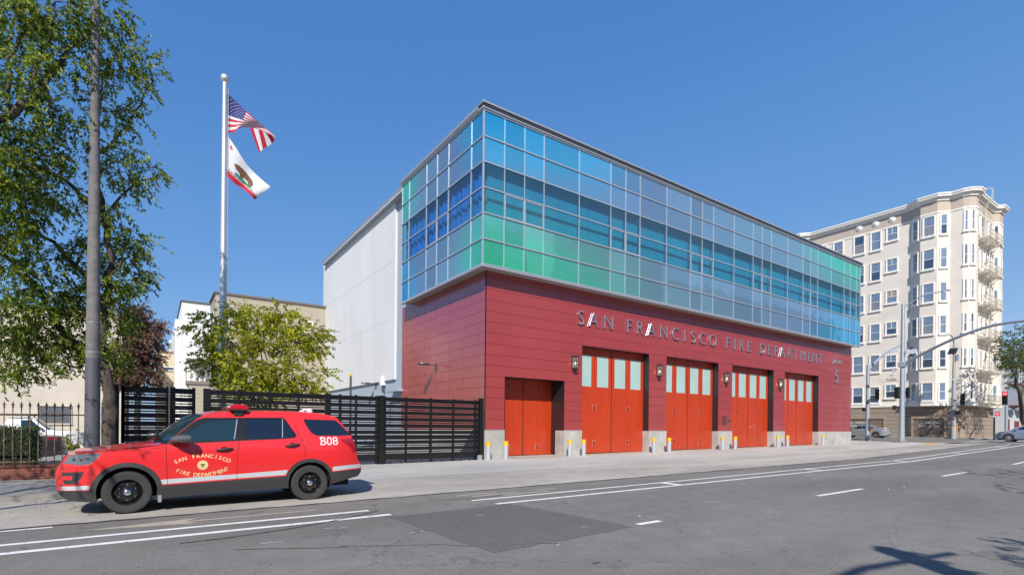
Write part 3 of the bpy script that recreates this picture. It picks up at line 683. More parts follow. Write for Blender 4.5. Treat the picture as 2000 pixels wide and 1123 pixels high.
m_iron = mat('rusty_iron', (.16,.105,.065), .6, metal=.3, var=.3, vscale=9)
for z0 in (.07, 1.42): m = MB(); m.box(-6, 4.75, -.018, .018, z0, z0+.035); m.build('rail', m_iron, fn)
x = -16.9
while x < -14.4:
    m = MB(); lx = x+19; m.box(lx-.011, lx+.011, -.011, .011, 0, 1.62)
    m.lathe([(.011,1.60),(.026,1.63),(.011,1.66),(.02,1.69),(.032,1.71),(.014,1.76),(0,1.82)], (lx,0,0), 'z', 8)
    m.tube([(lx-.045,0,1.69),(lx,0,1.66),(lx+.045,0,1.69)], .007, 5)
    m.build('picket', m_iron, fn); x += .178
pp = thing('metal_post', 'thin pale galvanised post between the big lamp pole and the tree trunk', 'post', (onY(201, 830, -.9).x, -.9, 0))
m = MB(); m.tube([(0,0,0),(0,0,2.2)], .045, 10); m.build('post', m_galv, pp); m = MB(); m.lathe([(.05,2.2),(.05,2.23),(0,2.25)], (0,0,0),'z',10); m.build('cap', m_galv, pp)

# ---------------------------------------------------------------- lamp pole at left
pl = onY(180, 860, -3.2)
pt = thing('street_lamp_pole', 'tall mottled grey street pole rising past the tree behind the hood of the red car', 'street pole', (pl.x, -3.2, g(-14)+.1))
m_pole = mat('mottled_pole', (.165,.155,.155), .85, var=.22, vscale=6, bump=.3, bscale=60, var2=.15, v2scale=1.2)
m = MB(); m.tube([(0,0,-.1),(0,0,3.4)], [.178,.165], 24); m.build('base_sleeve', mat('painted_pole_base', (.085,.085,.10), .6, var=.12, vscale=5), pt)
m = MB(); m.tube([(0,0,3.38),(0,0,8),(.0,0,14.5)], [.160,.125,.070], 24); m.build('pole', m_pole, pt)
for z in (3.55, 4.35): m = MB(); m.lathe([(.158,0),(.164,.0),(.164,.02),(.158,.02)], (0,0,z), 'z', 20); m.build('strap', m_galv, pt)

# ---------------------------------------------------------------- flagpole and flags
fp = onY(434.5, 700, 3); FX = fp.x; FZ = onY(438, 158, 3).z
pt = thing('flagpole', 'tall shiny steel flagpole with a ball on top', 'flagpole', (FX, 3, g(FX)))
H0 = FZ-g(FX)
m = MB(); m.tube([(0,0,0),(0,0,6),(0,0,H0-.1)], [.15,.135,.085], 20); m.build('pole', m_steel, pt)
m = MB(); m.lathe([(0.0,-.02)]+[(.165*math.sin(rad(a)), .16-.165*math.cos(rad(a))) for a in range(15,181,11)], (0,0,H0-.06), 'z', 20); m.build('ball', m_steel, pt)
m = MB(); m.tube([(.12,-.06,H0-.3),(.14,-.08,2.0)], .008, 5); m.build('halyard', mat('rope', (.5,.5,.5), .8), pt)
def interp(pts, t):
    n = len(pts)-1; f = min(max(t,0),.9999)*n; i = int(f); f -= i
    p0, p1, p2, p3 = pts[max(i-1,0)], pts[i], pts[i+1], pts[min(i+2,n)]
    return tuple(.5*((2*b)+(c-a)*f+(2*a-5*b+4*c-d)*f*f+(-a+3*b-3*c+d)*f**3) for a,b,c,d in zip(p0,p1,p2,p3))
def flag_surface(top, bot, amp, ph):
    T = [(p[0]+1.5, p[1]) for p in top]; B = [(p[0]+1.5, p[1]) for p in bot]
    def P(u, v, off=0):
        a = interp(T, u); b = interp(B, u); px, py = a[0]+(b[0]-a[0])*v, a[1]+(b[1]-a[1])*v
        Y = 3 + amp*(u**.6)*math.sin(9*u+ph+1.5*v) - off
        return onY(px, py, Y)
    return P
m_fw = mat('flag_white', (.80,.80,.80), .8); m_fr = mat('flag_red', (.62,.02,.045), .8); m_fb = mat('flag_blue', (.035,.04,.19), .8)
for mm in (m_fw, m_fr, m_fb): 
    ntf = mm.node_tree; b_ = ntf.nodes['Principled BSDF']; tr = N(ntf,'BsdfTranslucent'); tr.inputs[0].default_value = b_.inputs['Base Color'].default_value; mx = N(ntf,'MixShader'); mx.inputs[0].default_value = .3; L(ntf,b_.outputs[0],mx.inputs[1]); L(ntf,tr.outputs[0],mx.inputs[2]); L(ntf,mx.outputs[0],ntf.nodes['Material Output'].inputs[0])
P = flag_surface([(443,183),(462,201),(480,218),(500,236),(520,253),(537,268)], [(445,261),(458,257),(466,250),(488,249),(515,257),(537,269)], .16, .4)
us = thing('national_flag', 'red and white striped flag with starry blue corner at the top of the flagpole', 'flag', (0,0,0))
m = MB(); nu = 40; vs = []; fs = []; ms_ = []
vv = [k/26 for k in range(27)]
for j in range(27):
    for i in range(nu+1): vs.append(P(i/nu, vv[j]))
for j in range(26):
    for i in range(nu):
        fs.append((j*(nu+1)+i, j*(nu+1)+i+1, (j+1)*(nu+1)+i+1, (j+1)*(nu+1)+i)); s = j//2
        ms_.append(2 if (i < nu*.4 and s < 7) else (1 if s % 2 == 0 else 0))
m.v = [tuple(p) for p in vs]; m.f = fs; m.m = ms_; m.sm = [True]*len(fs)
Pt = flag_surface([(486,249),(503,253),(520,260),(537,268)], [(505,300),(512,292),(529,281),(538,270)], .05, 1.0)
for j in range(6):      # the fly end hanging back below the fold, seen from behind
    for k in range(4):
        u0_, u1_ = (j*4+k)/24, (j*4+k+1)/24; m.add([Pt(u0_,0,-.07), Pt(u1_,0,-.07), Pt(u1_,1,-.16), Pt(u0_,1,-.16)], [(0,1,2,3)], 1 if j % 2 == 0 else 0, True)
m.build('cloth', [m_fw, m_fr, m_fb], us)
m = MB()
for side in (.012, -.012):
    for r in range(9):
        for c in range(6 if r % 2 == 0 else 5):
            cu_, cv_ = (.4/12)*(2*c+1 + (r % 2)), (7/13/10)*(r+1); pts = []
            for k in range(10):
                a = math.pi*k/5+math.pi/2; rr = .018 if k % 2 == 0 else .008; pts.append(P(cu_+rr*.62*math.cos(a), cv_-rr*1.0*math.sin(a), side))
            m.add([P(cu_, cv_, side)]+pts, [(0,k+1,(k+1)%10+1) for k in range(10)])
m.build('star', m_fw, us)
P2 = flag_surface([(443,265),(460,290),(480,321),(503,345),(527,365)], [(441,343),(456,358),(472,368),(484,378),(496,390)], .12, 2.2)
ca = thing('state_flag', 'white flag with a brown bear and red bottom stripe flying below the striped one', 'flag', (0,0,0))
m = MB(); nu, nv = 30, 24; m.v = [tuple(P2(i/nu, j/nv)) for j in range(nv+1) for i in range(nu+1)]
m.f = [(j*(nu+1)+i, j*(nu+1)+i+1, (j+1)*(nu+1)+i+1, (j+1)*(nu+1)+i) for j in range(nv) for i in range(nu)]; m.m = [1 if j >= 20 else 0 for j in range(nv) for i in range(nu)]; m.sm = [True]*len(m.f)
m.build('cloth', [m_fw, m_fr], ca)
bear = [(.22,.50),(.25,.44),(.30,.41),(.34,.36),(.40,.34),(.46,.31),(.54,.32),(.62,.34),(.69,.38),(.73,.46),(.74,.55),(.72,.62),(.70,.70),(.64,.70),(.62,.62),(.58,.57),(.50,.56),(.46,.60),(.45,.68),(.39,.68),(.38,.58),(.33,.55),(.27,.56)]
grass = [(.24,.70),(.30,.66),(.40,.67),(.52,.65),(.64,.67),(.76,.69),(.78,.73),(.60,.76),(.40,.76),(.26,.74)]
def decal(poly, m_, name, off=.012):
    q = MB()
    for sd in (off, -off):
        p3 = [P2(u, v, sd) for u, v in poly]; q.add(p3, [tuple(range(len(p3)))])
    bm = bmesh.new(); o = q.build(name, m_, ca); bm.from_mesh(o.data); bmesh.ops.triangulate(bm, faces=bm.faces); bm.to_mesh(o.data); bm.free()
decal(grass, mat('flag_green', (.02,.22,.13), .8), 'grass_patch'); decal(bear, mat('flag_brown', (.16,.07,.035), .8), 'bear_emblem', .02)
decal([(.13+.05*(1 if k%2==0 else .42)*math.cos(math.pi*k/5+1.57), .17-.075*(1 if k%2==0 else .42)*math.sin(math.pi*k/5+1.57)) for k in range(10)], m_fr, 'star')
q = MB()
for sd in (.014, -.014): letters(q, 'CALIFORNIA REPUBLIC', .085, .0, lambda v, sd=sd: P2(.5+v.x*.95, .815-v.y*1.0, sd))
q.build('lettering', mat('flag_lettering', (.05,.03,.02), .8), ca)

# ================================================================ VEHICLES
m_tyre = mat('tyre_rubber', (.035,.034,.034), .75, bump=.1, bscale=40); m_rimb = mat('black_rim', (.012,.012,.013), .25, coat=.5); m_rims = mat('silver_rim', (.50,.51,.53), .3, metal=.9)
def glassmat(name, c, rough=.02): return mat(name, c, rough, spec=1.0, coat=.6)
m_cglass = glassmat('dark_car_glass', (.008,.012,.02)); m_cglass2 = glassmat('tinted_car_glass', (.012,.03,.035)); m_lamp = mat('clear_lamp', (.17,.19,.21), .08, metal=.3, coat=1); m_tail = mat('tail_lamp', (.35,.006,.015), .08, coat=1)
m_clad_c = mat('grey_plastic_cladding', (.035,.034,.035), .6)
m_arch = mat('wheel_well', (.006,.006,.006), .9)
def paint(name, c, metal=0.0): return mat(name, c, .28, metal=metal, coat=.9, spec=.5)
m_red = paint('red_paint', (.68,.022,.024)); m_silver = paint('silver_paint', (.40,.42,.45), .5); m_blue = paint('blue_grey_paint', (.25,.30,.42), .4); m_dark = paint('charcoal_paint', (.035,.035,.04)); m_cwhite = paint('white_paint', (.72,.73,.74))

def make_wheel(parent, x, y, z, r, rimm, spokes, flip, steel=False):
    """flip=-1: outer face towards -y"""
    s = flip; wd = .23
    m = MB(); R = .62 if steel else .68
    m.lathe([(r*R,0),(r*R,.0),(r*(R+.06),-.0),(r*.84,.02),(r*.95,.012),(r,-.03),(r,-wd+.03),(r*.95,-wd),(r*R,-wd)], (0,0,0), 'y', 40)
    m.v = [(v[0]+x, s*(v[1])*1+y, v[2]+z) for v in m.v]; t = m.build('wheel', m_tyre, parent)
    m = MB(); m.lathe([(r*R,-.005),(r*(R-.035),-.02),(r*(R-.07),-.075),(r*.5,-.09),(r*.44,-.05),(r*.30,-.035),(r*.2,-.03),(0,-.03)], (0,0,0), 'y', 40)
    for k in range(spokes):
        a = 2*math.pi*k/spokes
        if steel:   # dark oval holes of a steel wheel
            c = Vector((math.cos(a)*r*.46, -.046, math.sin(a)*r*.46)); e1 = Vector((-math.sin(a),0,math.cos(a))); e2 = Vector((math.cos(a),0,math.sin(a)))
            pts = [c + e1*math.cos(q)*r*.115 + e2*math.sin(q)*r*.065 + Vector((0,.006 - .028*math.sin(q)*.9,0)) for q in [2*math.pi*i/14 for i in range(14)]]
            m.add(pts, [tuple(range(14))], 1)
            bb = Vector((math.cos(a+.5)*r*.36, -.035, math.sin(a+.5)*r*.36)); m.lathe([(0,.016),(.010,.012),(.013,0)], bb, 'y', 6, 2)
        else:
            e1 = Vector((-math.sin(a),0,math.cos(a))); e2 = Vector((math.cos(a),0,math.sin(a)))
            pts = [e2*r*.12+e1*r*.07, e2*r*.64+e1*r*.10, e2*r*.64-e1*r*.02, e2*r*.12-e1*r*.07]
            m.add([p+Vector((0,-.008,0)) for p in pts]+[p+Vector((0,-.05,0)) for p in pts], [(0,1,2,3),(0,4,5,1),(2,6,7,3),(1,5,6,2)])
    m.v = [(v[0]+x, s*v[1]+y, v[2]+z) for v in m.v]; m.build('rim', [rimm if steel else m_rims, m_arch, m_chrome], t)
    if not steel:
        m = MB(); m.lathe([(0,-.045),(r*.62,-.045)], (x,s*0+y+s*-.0,z), 'y', 24); m.v=[(v[0], y+s*-.05, v[2]) for v in m.v]; m.build('brake_disc', m_arch, t)
    m = MB(); m.lathe([(0,.03),(r*.10,.024),(r*.17,.0),(r*.185,-.03)], (0,0,0), 'y', 20); m.v = [(v[0]+x, s*v[1]+y, v[2]+z) for v in m.v]; m.build('hub_cap', m_chrome if steel else m_rims, t)
    return t

def build_car(root, W, inset, outline, arches, regions, bands, bodymat, bulge, skirt_z=.25, grid=.07, well=True):
    """outline: closed (x,z) polygon without arches; arches: (cx,cz,r); regions: (name, polygon, material, parent key);
    the flank is one curved sheet cut along every outline, the bands join left and right flank across the car"""
    verts = []; edges = []
    def addpoly(p, closed=True):
        b = len(verts); n = len(p); verts.extend(Vector((a, c)) for a, c in p)
        edges.extend((b+i, b+(i+1)%n) for i in range(n if closed else n-1))
    def dens(p, st=.05):
        o = []
        for i in range(len(p)):
            a, b = p[i], p[(i+1)%len(p)]; d = math.dist(a, b); k = max(1, int(d/st))
            o += [(a[0]+(b[0]-a[0])*q/k, a[1]+(b[1]-a[1])*q/k) for q in range(k)]
        return o
    addpoly(dens(outline)); 
    circ = [[(cx+r*math.cos(2*math.pi*k/56), cz+r*math.sin(2*math.pi*k/56)) for k in range(56)] for cx, cz, r in arches]
    for c in circ: addpoly(c)
    for rg in regions: addpoly(dens(rg[1]))
    xs = [p[0] for p in outline]; zs = [p[1] for p in outline]
    gx = min(xs)+grid/2
    while gx < max(xs):
        gz = min(zs)+grid/2
        while gz < max(zs): verts.append(Vector((gx+random.uniform(-.004,.004), gz+random.uniform(-.004,.004)))); gz += grid
        gx += grid
    vo, eo, fo, *_ = delaunay_2d_cdt(verts, edges, [], 0, 1e-5)
    groups = {}
    for f in fo:
        cx = sum(vo[i][0] for i in f)/len(f); cz = sum(vo[i][1] for i in f)/len(f)
        if not pip(cx, cz, outline) or any((cx-a)**2+(cz-b)**2 < r*r*.9985 for a, b, r in arches): continue
        key = -1
        for k, rg in enumerate(regions):
            if pip(cx, cz, rg[1]): key = k; break
        groups.setdefault(key, []).append(f)
    objs = {}
    for key in sorted(groups):
        for side in (-1, 1):
            idx = {}; vs = []; fs = []
            name, mt, par, lift = ('body_side', bodymat, None, 0) if key < 0 else (regions[key][0], regions[key][2], regions[key][3], regions[key][4] if len(regions[key]) > 4 else 0)
            for f in groups[key]:
                ff = []
                for i in f:
                    if i not in idx: idx[i] = len(vs); x, z = vo[i]; vs.append((x, side*(W-inset(x, z)+lift), z))
                    ff.append(idx[i])
                a, b, c = [Vector(vs[q]) for q in ff[:3]]; n = (b-a).cross(c-a)
                fs.append(tuple(ff) if n.y*side > 0 else tuple(reversed(ff)))
            q = MB(); q.add(vs, fs, 0, True)
            o = q.build(name, mt, objs.get((par, side), root)); o.data.set_sharp_from_angle(angle=rad(60)); objs[(name, side)] = o
    # bands across the car
    for name, pts, mt, bl in bands:
        pts = dens(pts+[pts[-1]], .06)[:-1] + [pts[-1]]; cl = []
        for p in pts:
            if not cl or math.dist(cl[-1], p) > 1e-4: cl.append(p)
        K = 14; vs = []; fs = []; cum = [0]
        for a, b in zip(cl[:-1], cl[1:]): cum.append(cum[-1]+math.dist(a, b))
        tot = cum[-1]
        for (x, z), t in zip(cl, cum):
            t /= tot; bx = bl[0]+(bl[2]-bl[0])*t; bz = bl[1]+(bl[3]-bl[1])*t
            for k in range(K+1):
                s = -1+2*k/K; e = 1-abs(s)**2.6; vs.append((x+bx*e, s*(W-inset(x, z)), z+bz*e))
        for i in range(len(cl)-1):
            for k in range(K): fs.append((i*(K+1)+k, i*(K+1)+k+1, (i+1)*(K+1)+k+1, (i+1)*(K+1)+k))
        q = MB(); q.add(vs, fs, 0, True); q.build(name, mt, root, sharp=50)
    q = MB()
    for cx, cz, r in arches:
        for side in (-1, 1):
            yo = side*(W-inset(cx, cz)-.012); yi = side*(W-.42); n = 20; vs = []
            for k in range(n+1):
                a = math.pi*k/n*1.2-.1*math.pi; vs += [(cx+r*math.cos(a), yo, cz+r*math.sin(a)), (cx+r*math.cos(a), yi, cz+r*math.sin(a))]
            q.add(vs, [(2*k,2*k+1,2*k+3,2*k+2) for k in range(n)]); q.add([(cx+r*math.cos(math.pi*k/n*1.2-.1*math.pi), yi, cz+r*math.sin(math.pi*k/n*1.2-.1*math.pi)) for k in range(n+1)], [tuple(range(n+1))])
    x0, x1 = min(xs)+.25, max(xs)-.25; q.box(x0, x1, -W+.42, W-.42, skirt_z-.02, skirt_z+.18)
    a0, a1 = arches[0][0]+arches[0][2], arches[1][0]-arches[1][2]; q.box(a0, a1, -W+.12, W-.12, skirt_z+.0, skirt_z+.12)
    q.build('underbody', m_arch, root)
    return objs

# ---- red department SUV
YC, WS = -7.83, 1.09; X0 = -14.42
suv = thing('red_suv', 'red fire department SUV with white stripe, lettered door and red light bar', 'SUV', (X0, YC, g(-12, -8)))
LS = 5.66
def ins_suv(x, z):
    d = .012
    if z < .5: d += .05*((.5-z)/.3)
    if z > 1.0: d += .05*min(1, (z-1.0)/.3)**1.5
    if z > 1.3: d += .30*((z-1.3)/.62)**1.2
    if x < .95: d += .40*((.95-x)/.95)**2.3
    if x > LS-.7: d += .17*((x-LS+.7)/.7)**2.2
    if .78 < z < .98: d -= .010*math.sin((z-.78)/.2*math.pi)
    return d
def S(px, py):
    x, z = 2., .8
    for _ in range(12):
        yw = YC-(WS-ins_suv(x, z)); p = onY(px, py, yw); x, z = p.x-suv.location.x, p.z-suv.location.z
    return (x, z)
SP = lambda L_: [S(*p) for p in L_]
front = SP([(190,981),(150,979),(131,976),(115,966),(110,948)])
nose = SP([(110,948),(109,938),(109.5,924),(112.5,912)]); grl = SP([(112.5,912),(119,904),(126,893),(133,887.5)])
hoodc = SP([(133,887.5),(150,886),(175,884.5),(200,882),(240,878),(280,874),(326,867.5)])
ws = SP([(326,867.5),(340,853),(355,840),(372,827),(386,817),(397,811)])
roofc = SP([(397,811),(412,807.5),(430,805.2),(450,804),(473,803.4),(520,803.2),(556,803.6),(590,804.8),(620,807),(645,811),(657,815.5)])
rearw = SP([(657,815.5),(667,827),(677,839),(687,853)]); tg = SP([(687,853),(693,868),(696,880),(697.5,893),(700,899)]); rb = SP([(700,899),(704,904),(705.5,913),(704.5,921),(699,929),(675,936),(652,943)])
outl = front+nose[1:]+grl[1:]+hoodc[1:]+ws[1:]+roofc[1:]+rearw[1:]+tg[1:]+rb[1:]+SP([(640,948),(556,953),(462.6,959.5),(333,970.5),(310,975)])
fc = S(248.5, 962); rc = S(605.5, 941.5); RW = .405
fc = (fc[0], RW); rc = (rc[0], RW)
ar = [(fc[0], fc[1]+.015, .475), (rc[0], rc[1]+.015, .465)]
def circ(c, r, a0, a1, n=22): return [(c[0]+r*math.cos(rad(a0+(a1-a0)*k/n)), c[1]+r*math.sin(rad(a0+(a1-a0)*k/n))) for k in range(n+1)]
cladF = circ((fc[0], fc[1]+.015), .562, 198, -20)+circ((fc[0], fc[1]+.015), .40, -20, 198)
cladR = circ((rc[0], rc[1]+.015), .545, 205, -8)+circ((rc[0], rc[1]+.015), .40, -8, 205)
m_stripe = mat('reflective_stripe', (.46,.49,.51), .35)
R_ = [('wheel_arch_trim', cladF, m_clad_c, None, .012), ('wheel_arch_trim', cladR, m_clad_c, None, .012),
 ('front_side_window', SP([(356,860.5),(360,851),(372,840.5),(385,832),(398,825.5),(407,820.5),(463.5,818.3),(457.8,858.2)]), m_cglass2, 'window_surround', -.008),
 ('rear_side_window', SP([(481.3,817.5),(549.8,818.3),(550.2,854.2),(481,857)]), m_cglass, 'window_surround', -.008),
 ('rear_side_window', SP([(552.6,820),(560,828),(570,841),(575.5,849.8),(571,852.4),(552.6,854)]), m_cglass, 'window_surround', -.008),
 ('rear_quarter_window', SP([(592,818.5),(655,820.3),(664,828),(675,839.5),(685.5,849.5),(665,850.6),(619,850.8),(608,845),(600,834)]), m_cglass, None, -.006),
 ('window_surround', SP([(327,867.3),(341,853),(356,840),(374,826.5),(388,818.3),(400,815.3),(465,815.6),(551,815.8),(556,818),(566,831),(580,850.5),(575,854.5),(553,856.3),(481,859.5),(400,864),(360,866)]), m_black, None, .0),
 ('headlight', SP([(124,905),(130,896),(138,887.2),(160,886.2),(196,884.9),(190,893),(182,900.5),(174,905.8),(160,908),(150,906.5)]), m_lamp, None, .006),
 ('tail_light', SP([(664,857.5),(680,857),(692,852.5),(694,866),(695.5,882),(688,882),(684,873),(679,868),(671,863.5)]), m_tail, None, .008),
 ('fog_lamp_bezel', SP([(121,922.6),(144,921.7),(165,921.7),(158,934),(149.5,945.6),(126.5,946),(123.5,937.2),(140,936.8),(142,929.5),(121.4,929.8)]), m_clad_c, None, -.004),
 ('bumper_stripe', SP([(117,950),(150,949),(175.6,947.8),(174,956),(150,957),(120,957.6)]), m_stripe, None, .002),
 ('side_stripe', SP([(310,937.6),(316.8,936.2),(462.6,925.4),(562,917.2),(558,927),(462.6,933.7),(318.6,945),(312,945.5)]), m_stripe, None, .002),
 ('bumper_stripe', SP([(650,911.3),(680,907.8),(703.5,905.2),(704.6,912.3),(680,915.5),(650,919.4)]), m_stripe, None, .002),
 ('side_cladding', SP([(296,949),(320,947.2),(462.6,936.2),(560,929.2),(580,928),(575,956),(462.6,963),(333,975),(300,980)]), m_clad_c, None, .008),
 ('bumper_cladding', SP([(105,957),(120,958.2),(178,957.6),(186,950),(190,990),(150,990),(105,975)]), m_clad_c, None, .004),
 ('bumper_cladding', SP([(648,921),(680,917.5),(710,913.5),(708,935),(652,950),(645,950)]), m_clad_c, None, .006),
 ('front_door', SP([(324,868),(345,852),(376,828),(392,815),(466,814.5),(467,866),(464.3,884),(462.6,964),(333,975),(327,945)]), m_red, None, .0),
 ('rear_door', SP([(466,814.5),(560,814.5),(577,838),(590,857),(596,876),(597,893),(575,903),(562,917),(553,940),(551,960),(462.6,964),(464.3,884),(467,866)]), m_red, None, .0)]
bands = [('front_lip', front, m_clad_c, (-.05,0,-.07,0)), ('front_bumper', nose, m_red, (-.07,0,-.06,0)), ('grille', grl, m_clad_c, (-.06,0,-.05,.01)), ('hood', hoodc, m_red, (-.05,.03,-.10,.075)),
 ('windshield', ws, m_cglass2, (-.30,.02,-.12,.05)), ('roof', roofc, m_red, (-.12,.04,.04,.03)), ('rear_window', rearw, m_cglass, (.10,.0,.13,.0)), ('tailgate', tg, m_red, (.13,0,.12,0)), ('rear_bumper', rb, m_clad_c, (.12,0,.1,0))]
so_ = build_car(suv, WS, ins_suv, outl, ar, R_, bands, m_red, None, skirt_z=.30)
for c, in ((fc,), (rc,)):
    for s in (-1, 1): make_wheel(suv, c[0], s*(WS-.035), RW, RW, m_rimb, 6, s, True)
def on(x, z, lift=.003, side=-1): return Vector((x, side*(WS-ins_suv(x, z)+lift), z))
# shut lines
def seam(pts, w_=.006):
    m = MB(); p = SP(pts); q = []
    for a, b in zip(p[:-1], p[1:]):
        k = max(1, int(math.dist(a,b)/.05)); q += [(a[0]+(b[0]-a[0])*i/k, a[1]+(b[1]-a[1])*i/k) for i in range(k)]
    q.append(p[-1]); m.tube([on(x, z, -.002) for x, z in q], w_, 5); return m
dF, dR = so_[('front_door',-1)], so_[('rear_door',-1)]
seam([(324.5,868),(325.5,900),(326.5,936),(331,968)]).build('door_seam', m_arch, dF); seam([(467,817),(467,866),(464.3,884),(462.9,925),(462.6,959)]).build('door_seam', m_arch, dR)
seam([(575,830),(583,846),(590,858.8),(595,875),(596.5,892)]).build('door_seam', m_arch, dR); seam([(460,816),(500,815.3),(553,815.6),(566,829)],.004).build('door_seam', m_arch, dR)
seam([(196,884.5),(240,880.5),(285,877),(322,873.5)],.004).build('hood_seam', m_arch, suv)
seam([(457.8,857.4),(463.3,818.6)],.011).build('window_trim', m_alu, dF); seam([(551.6,818.4),(551.6,854.4)],.010).build('window_trim', m_alu, dR)
seam([(333,866.9),(400,863.7),(470,860),(553,856.4),(577,854.3)],.009).build('window_trim', m_blackr, dF)
seam([(340,962),(400,957),(455,952.5),(456,946),(345,955),(340,962)],.006).build('cladding_groove', m_arch, suv); seam([(468,951),(548,944.5),(556,937),(470,943.5),(468,951)],.006).build('cladding_groove', m_arch, suv)
seam([(150,907),(174.5,906),(183,900),(190,893),(196,885)],.014).build('lamp_trim', m_chrome, so_[('headlight',-1)])
m = MB()
for a_, b_ in ((146,896),(160,896),(172,894)): p = S(a_, b_); m.lathe([(0,.0),(.045,.004),(.05,.0)], (0,0,0), 'y', 14); m.v[-42:] = [(v[0]+p[0], v[1]*-1+on(*p, .014).y, v[2]+p[1]) for v in m.v[-42:]]
m.build('bulb', m_chrome, so_[('headlight',-1)])
# handles
for (x0, x1, y0, y1, d) in ((422,454,878.6,875.2,dF),(557.5,584.5,870.4,867,dR)):
    a, b = S(x0, y0), S(x1, y1); m = MB()
    pts = [on(a[0]+(b[0]-a[0])*t, a[1]+(b[1]-a[1])*t, .012+.045*math.sin(math.pi*t)**.5) for t in (0,.12,.3,.5,.7,.88,1)]
    m.tube(pts, [.018,.022,.024,.024,.024,.022,.018], 10); m.build('door_handle', m_clad_c, d)
    m = MB(); c = on((a[0]+b[0])/2, (a[1]+b[1])/2, .002); m.lathe([(0,-.001),(.055,.0)], (0,0,0), 'y', 20); m.v = [(v[0]*1.3+c.x, c.y-.002, v[2]+c.z) for v in m.v]; m.build('handle_recess', mat('shaded_red_paint', (.22,.01,.012), .4), d)  # flat disc, the shade of the recess is put into its darker red
# mirrors
for side in (-1, 1):
    mr = MB(); c = S(351, 857)
    P_ = [(-.15,-.02,.035),(-.10,.0,.085),(0,.01,.11),(.12,.01,.115),(.17,.0,.10),(.18,-.0,.02)]
    mr.tube([Vector((c[0]+a+.0, side*(WS+.12+.05*(1 if i>1 else 0)), c[1]+b)) for i, (a, b, r) in enumerate(P_)], [p[2] for p in P_], 12)
    mr.v = [(v[0], side*(WS+.15)+(v[1]-side*(WS+.15))*1.15, c[1]+(v[2]-c[1])*.72) for v in mr.v]
    o = mr.build('wing_mirror', mat('mirror_shell', (.10,.10,.105), .35, coat=.3) if side < 0 else m_clad_c, suv)
    mr = MB(); mr.tube([(c[0]-.12, side*(WS-.10), c[1]-.10),(c[0]-.04, side*(WS+.08), c[1]-.05)], .04, 8); mr.build('mirror_stalk', m_blackr, o)
# door text and seal
m_gold = mat('gold_leaf', (.72,.58,.28), .4)
tc = S(396, 908); R1 = .62
def arc_text(txt, r, up, size, cz):
    n = len(txt); q = MB(); span = .93
    for k, ch in enumerate(txt):
        if ch == ' ': continue
        s = (k-(n-1)/2)/(n-1)*span; a = s/r
        def pl(v, a=a):
            if up: X_, Z_ = (r+v.y)*math.sin(a)+v.x*math.cos(a), (r+v.y)*math.cos(a)-v.x*math.sin(a)-r
            else: X_, Z_ = (r-v.y)*math.sin(a)+v.x*math.cos(a), r-(r-v.y)*math.cos(a)+v.x*math.sin(a)
            return on(tc[0]+X_, tc[1]+cz+Z_, .004)
        letters(q, ch, size, 0, pl, offset=.001)
    return q
arc_text('SAN FRANCISCO', 1.0, True, .108, .155).build('door_lettering', m_gold, dF); arc_text('FIRE DEPARTMENT', 1.0, False, .108, -.235).build('door_lettering', m_gold, dF)
q = MB(); q.add([on(tc[0], tc[1], .004)]+[on(tc[0]+.095*math.cos(math.pi*k/16), tc[1]+.095*math.sin(math.pi*k/16), .004) for k in range(32)], [(0,k+1,(k+1)%32+1) for k in range(32)]); q.build('door_seal', m_gold, dF)
q = MB()
for (u, v, r_) in [(.072*math.cos(.3927*k), .072*math.sin(.3927*k), .006) for k in range(16)]+[(0,.022,.020),(0,-.006,.024),(0,-.034,.013),(-.028,.012,.014),(.028,.012,.014),(-.042,.024,.009),(.042,.024,.009)]:
    q.add([on(tc[0]+u+r_*math.cos(math.pi*k/5), tc[1]+v+r_*.8*math.sin(math.pi*k/5), .006) for k in range(10)], [tuple(range(10))])
q.build('seal_figure', mat('seal_brown', (.16,.10,.04), .5), dF)
bp_ = S(643, 868.5); q = MB(); letters(q, 'B08', .27, 0, lambda v: on(bp_[0]+v.x*1.02, bp_[1]+v.y, .004), offset=.002); q.build('unit_number', mat('decal_white', (.62,.62,.62), .4), suv)
# light bar
zt = S(465, 804)[1]; xb = S(465, 800)[0]
m = MB(); 
for y in (-.72, .72): m.box(xb-.09, xb+.09, y-.03, y+.03, zt-.09, zt+.05)
m.box(xb-.17, xb+.17, -.78, .78, zt+.015, zt+.055); lb = m.build('light_bar', m_blackr, suv)
m_rl = mat('red_lens', (.55,.01,.03), .08, coat=1)
for k in range(-2, 3):
    m = MB(); y0 = -.78+(k+2)*.312; q = [(-.19,.055),(-.19,.09),(-.14,.145),(.02,.165),(.14,.15),(.19,.09),(.19,.055)]
    vs = [(xb+a, y, zt+b) for y in (y0+.006, y0+.306) for a, b in q]; n = len(q)
    m.add(vs, [(i,(i+1)%n,(i+1)%n+n,i+n) for i in range(n)]+[tuple(reversed(range(n))), tuple(range(n,2*n))]); m.build('red_lens', m_rl if k != 0 else m_lamp, lb, bevel=.01)
